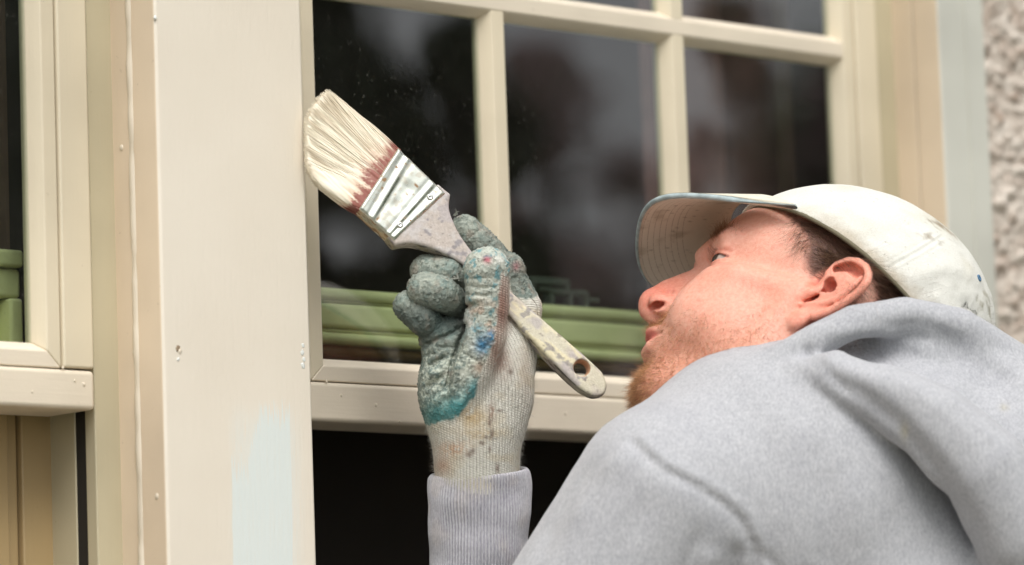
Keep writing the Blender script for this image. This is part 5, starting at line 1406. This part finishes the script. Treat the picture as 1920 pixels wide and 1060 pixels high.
V = V+N_*(1.6*vnoise(np.stack([V[:, 1], V[:, 2], V[:, 0]*0.05], 1), 0.18, 155)+1.0*vnoise(np.stack([V[:, 1], V[:, 2], V[:, 0]*0.04], 1), 0.45, 156))[:, None]
tbr = NT('bristles'); tbr.set(Base_Color=tbr.attr('Col').outputs['Color'], Roughness=0.42, Specular_IOR_Level=0.4)
bris = bmesh_obj('bristles', V, F, tbr.m, brush_ob, cols=np.clip(bcol(V), 0, 1))
nS = 3600; q = rg.random(nS); q2 = np.clip(q+rg.normal(size=nS)*0.02, 0, 1); Rr = root_at(q); Tt = tip_at(q2)
zz = (rg.random(nS)*2-1); zz = np.sign(zz)*np.abs(zz)**0.4
R3 = np.concatenate([Rr-nr_[None]*6, (zz*20.5)[:, None]], 1); T3 = np.concatenate([Tt, (zz*9.5+rg.normal(size=nS)*1.0)[:, None]], 1)
ln_ = 0.88+0.15*rg.random(nS); T3 = R3+(T3-R3)*ln_[:, None]
side, seg = 4, 6; Vs = np.zeros((nS, seg+1, side, 3)); Cs = np.zeros((nS, seg+1, side, 3))
bow = rg.normal(size=(nS, 3))*np.array([0, 1.4, 0.7])
tone = 0.93+0.13*rg.random(nS)
for i in range(seg+1):
    tt_ = i/seg; ctr = R3+(T3-R3)*tt_+bow*math.sin(PI*tt_)+np.concatenate([np.zeros((nS, 2)), (np.sign(zz)*1.6*math.sin(PI*tt_*0.9))[:, None]], 1)
    r_ = (0.65+0.6*rg.random(nS))*(1.0 if tt_ < 0.8 else 1.0-0.6*(tt_-0.8)/0.2)
    for k in range(side):
        an = 2*PI*k/side
        Vs[:, i, k] = ctr+np.stack([np.zeros(nS), r_*math.cos(an), r_*math.sin(an)], 1)
    Cs[:, i] = np.clip(bcol(ctr)*tone[:, None], 0, 1)[:, None, :]
base = np.arange(nS)*(seg+1)*side; Fs = []
for i in range(seg):
    for k in range(side): Fs.append(np.stack([base+i*side+k, base+i*side+(k+1) % side, base+(i+1)*side+(k+1) % side, base+(i+1)*side+k], 1))
so = mesh_from('bristle_strands', bP(Vs.reshape(-1, 3)), np.concatenate(Fs), tbr.m, bris, cols=Cs.reshape(-1, 3)); so['kind'] = 'stuff'
#</BRUSH>#

# --- trees across the garden (seen as reflections in the panes)
tb = NT('tree_bark'); tb.set(Base_Color=tb.mix(tb.ramp(tb.noise(9, 5), 0.35, 0.65), (0.05, 0.04, 0.03), (0.11, 0.09, 0.07)), Roughness=0.9, Normal=tb.bump(tb.noise(30, 5, 0.6, tb.mapping((1, 1, 0.2))), 0.6, 0.02))
tl = NT('tree_leaf'); tl.set(Base_Color=tl.attr('Col').outputs['Color'], Roughness=0.6); tl.set(Transmission_Weight=0.0)
def tree(name, x, y, h, rad, label, col, n=4200, group='trees across the garden'):
    o = empty(name, (x, y, 0)); tag(o, label, 'tree', group)
    rg = np.random.default_rng(int(x*37+y*11+999))
    bm = bmesh.new(); segs = 8
    def limb(p, q, ra, rb):
        d = (q-p).normalized(); a = d.orthogonal().normalized(); b = d.cross(a); rings = []
        for t in range(4):
            c = p.lerp(q, t/3)+a*0.04*math.sin(t*2+ra*50); r = ra+(rb-ra)*t/3
            rings.append([bm.verts.new(c+r*(a*math.cos(k*2*PI/segs)+b*math.sin(k*2*PI/segs))) for k in range(segs)])
        for u, v in zip(rings, rings[1:]):
            for k in range(segs): bm.faces.new((u[k], u[(k+1) % segs], v[(k+1) % segs], v[k]))
    base = Vector((x, y, 0)); topv = Vector((x+0.2, y, h*0.6))
    limb(base, topv, 0.03*h, 0.014*h)
    clumps = []
    for k in range(15):
        an = k*2.4; z0 = h*(0.2+0.4*k/15)
        p = base.lerp(topv, z0/(h*0.6)); rr = rad*(0.55+0.45*rg.random())
        q = Vector((x+math.cos(an)*rr*0.8, y+math.sin(an)*rr*0.8, z0+h*(0.08+0.28*rg.random())))
        limb(p, q, 0.009*h, 0.003*h); clumps.append((np.array(q), rad*(0.25+0.25*rg.random())))
    clumps.append((np.array((x+0.2, y, h*0.82)), rad*0.5)); clumps.append((np.array((x, y, h*0.62)), rad*0.6))
    bm_obj('trunk', bm, tb.m, o, smooth=True)
    n = int(n*2.4); ci = rg.integers(0, len(clumps), n); C_ = np.array([c[0] for c in clumps])[ci]; R_ = np.array([c[1] for c in clumps])[ci]
    d = rg.normal(size=(n, 3)); d /= np.linalg.norm(d, axis=1)[:, None]
    P_ = C_+d*(R_*rg.random(n)**0.4)[:, None]; P_[:, 2] = np.maximum(P_[:, 2], 0.3)
    a = rg.normal(size=(n, 3)); a /= np.linalg.norm(a, axis=1)[:, None]; b = np.cross(a, d); b /= np.linalg.norm(b, axis=1)[:, None]+1e-6
    s_ = (0.055+0.05*rg.random(n))[:, None]
    V = np.stack([P_-a*s_, P_+b*s_*0.5, P_+a*s_, P_-b*s_*0.5], 1).reshape(-1, 3)
    F = np.arange(4*n).reshape(n, 4)
    cc = np.array(col)[None]*(0.6+0.8*rg.random((n, 1))); 
    mesh_from('crown', V, F, tl.m, o, smooth=False, cols=np.repeat(cc, 4, 0))
tree('birch_tree', 9.35, -7.0, 6.4, 0.8, 'tall green tree across the garden mirrored dark in the left pane', (0.05, 0.075, 0.03), 5200)
tree('apple_tree', 10.12, -6.5, 4.5, 0.36, 'low rounded green tree mirrored as a dark blur low in the middle pane', (0.05, 0.08, 0.03), 1700)
tree('hazel_tree', 11.02, -6.0, 4.4, 0.26, 'slim green tree mirrored at the left of the right hand pane', (0.05, 0.075, 0.03), 1000)
tree('cherry_tree', 11.75, -5.9, 4.8, 0.55, 'reddish leaved tree mirrored plum coloured in the right hand pane', (0.13, 0.06, 0.07), 1900)
tree('lilac_tree', 15.7, -12.1, 6.0, 0.62, 'pink blossomed tree mirrored as soft pale blotches in the middle pane', (0.62, 0.46, 0.45), 620)
tree('plum_tree', 13.3, -8.7, 5.0, 0.34, 'pale blossomed thin tree mirrored as soft blotches beside the right pane', (0.55, 0.42, 0.42), 380)
tree('maple_tree', 13.4, -14.0, 9.0, 2.0, 'broad dark tree at the back of the garden behind the tall green one', (0.045, 0.065, 0.03), 4200)
tree('oak_tree', 7.4, -8.5, 7.0, 2.0, 'broad green tree standing left of the tall slender one', (0.045, 0.07, 0.03), 4600)
tree('pine_tree', 5.0, -6.0, 7.0, 1.7, 'dark dense tree at the left end of the row of trees', (0.03, 0.055, 0.03), 4600)
tree('ash_tree', 17.6, -11.6, 6.2, 0.9, 'slender distant tree mirrored faintly behind the reddish one', (0.045, 0.07, 0.03), 2200)
#GARDEN#
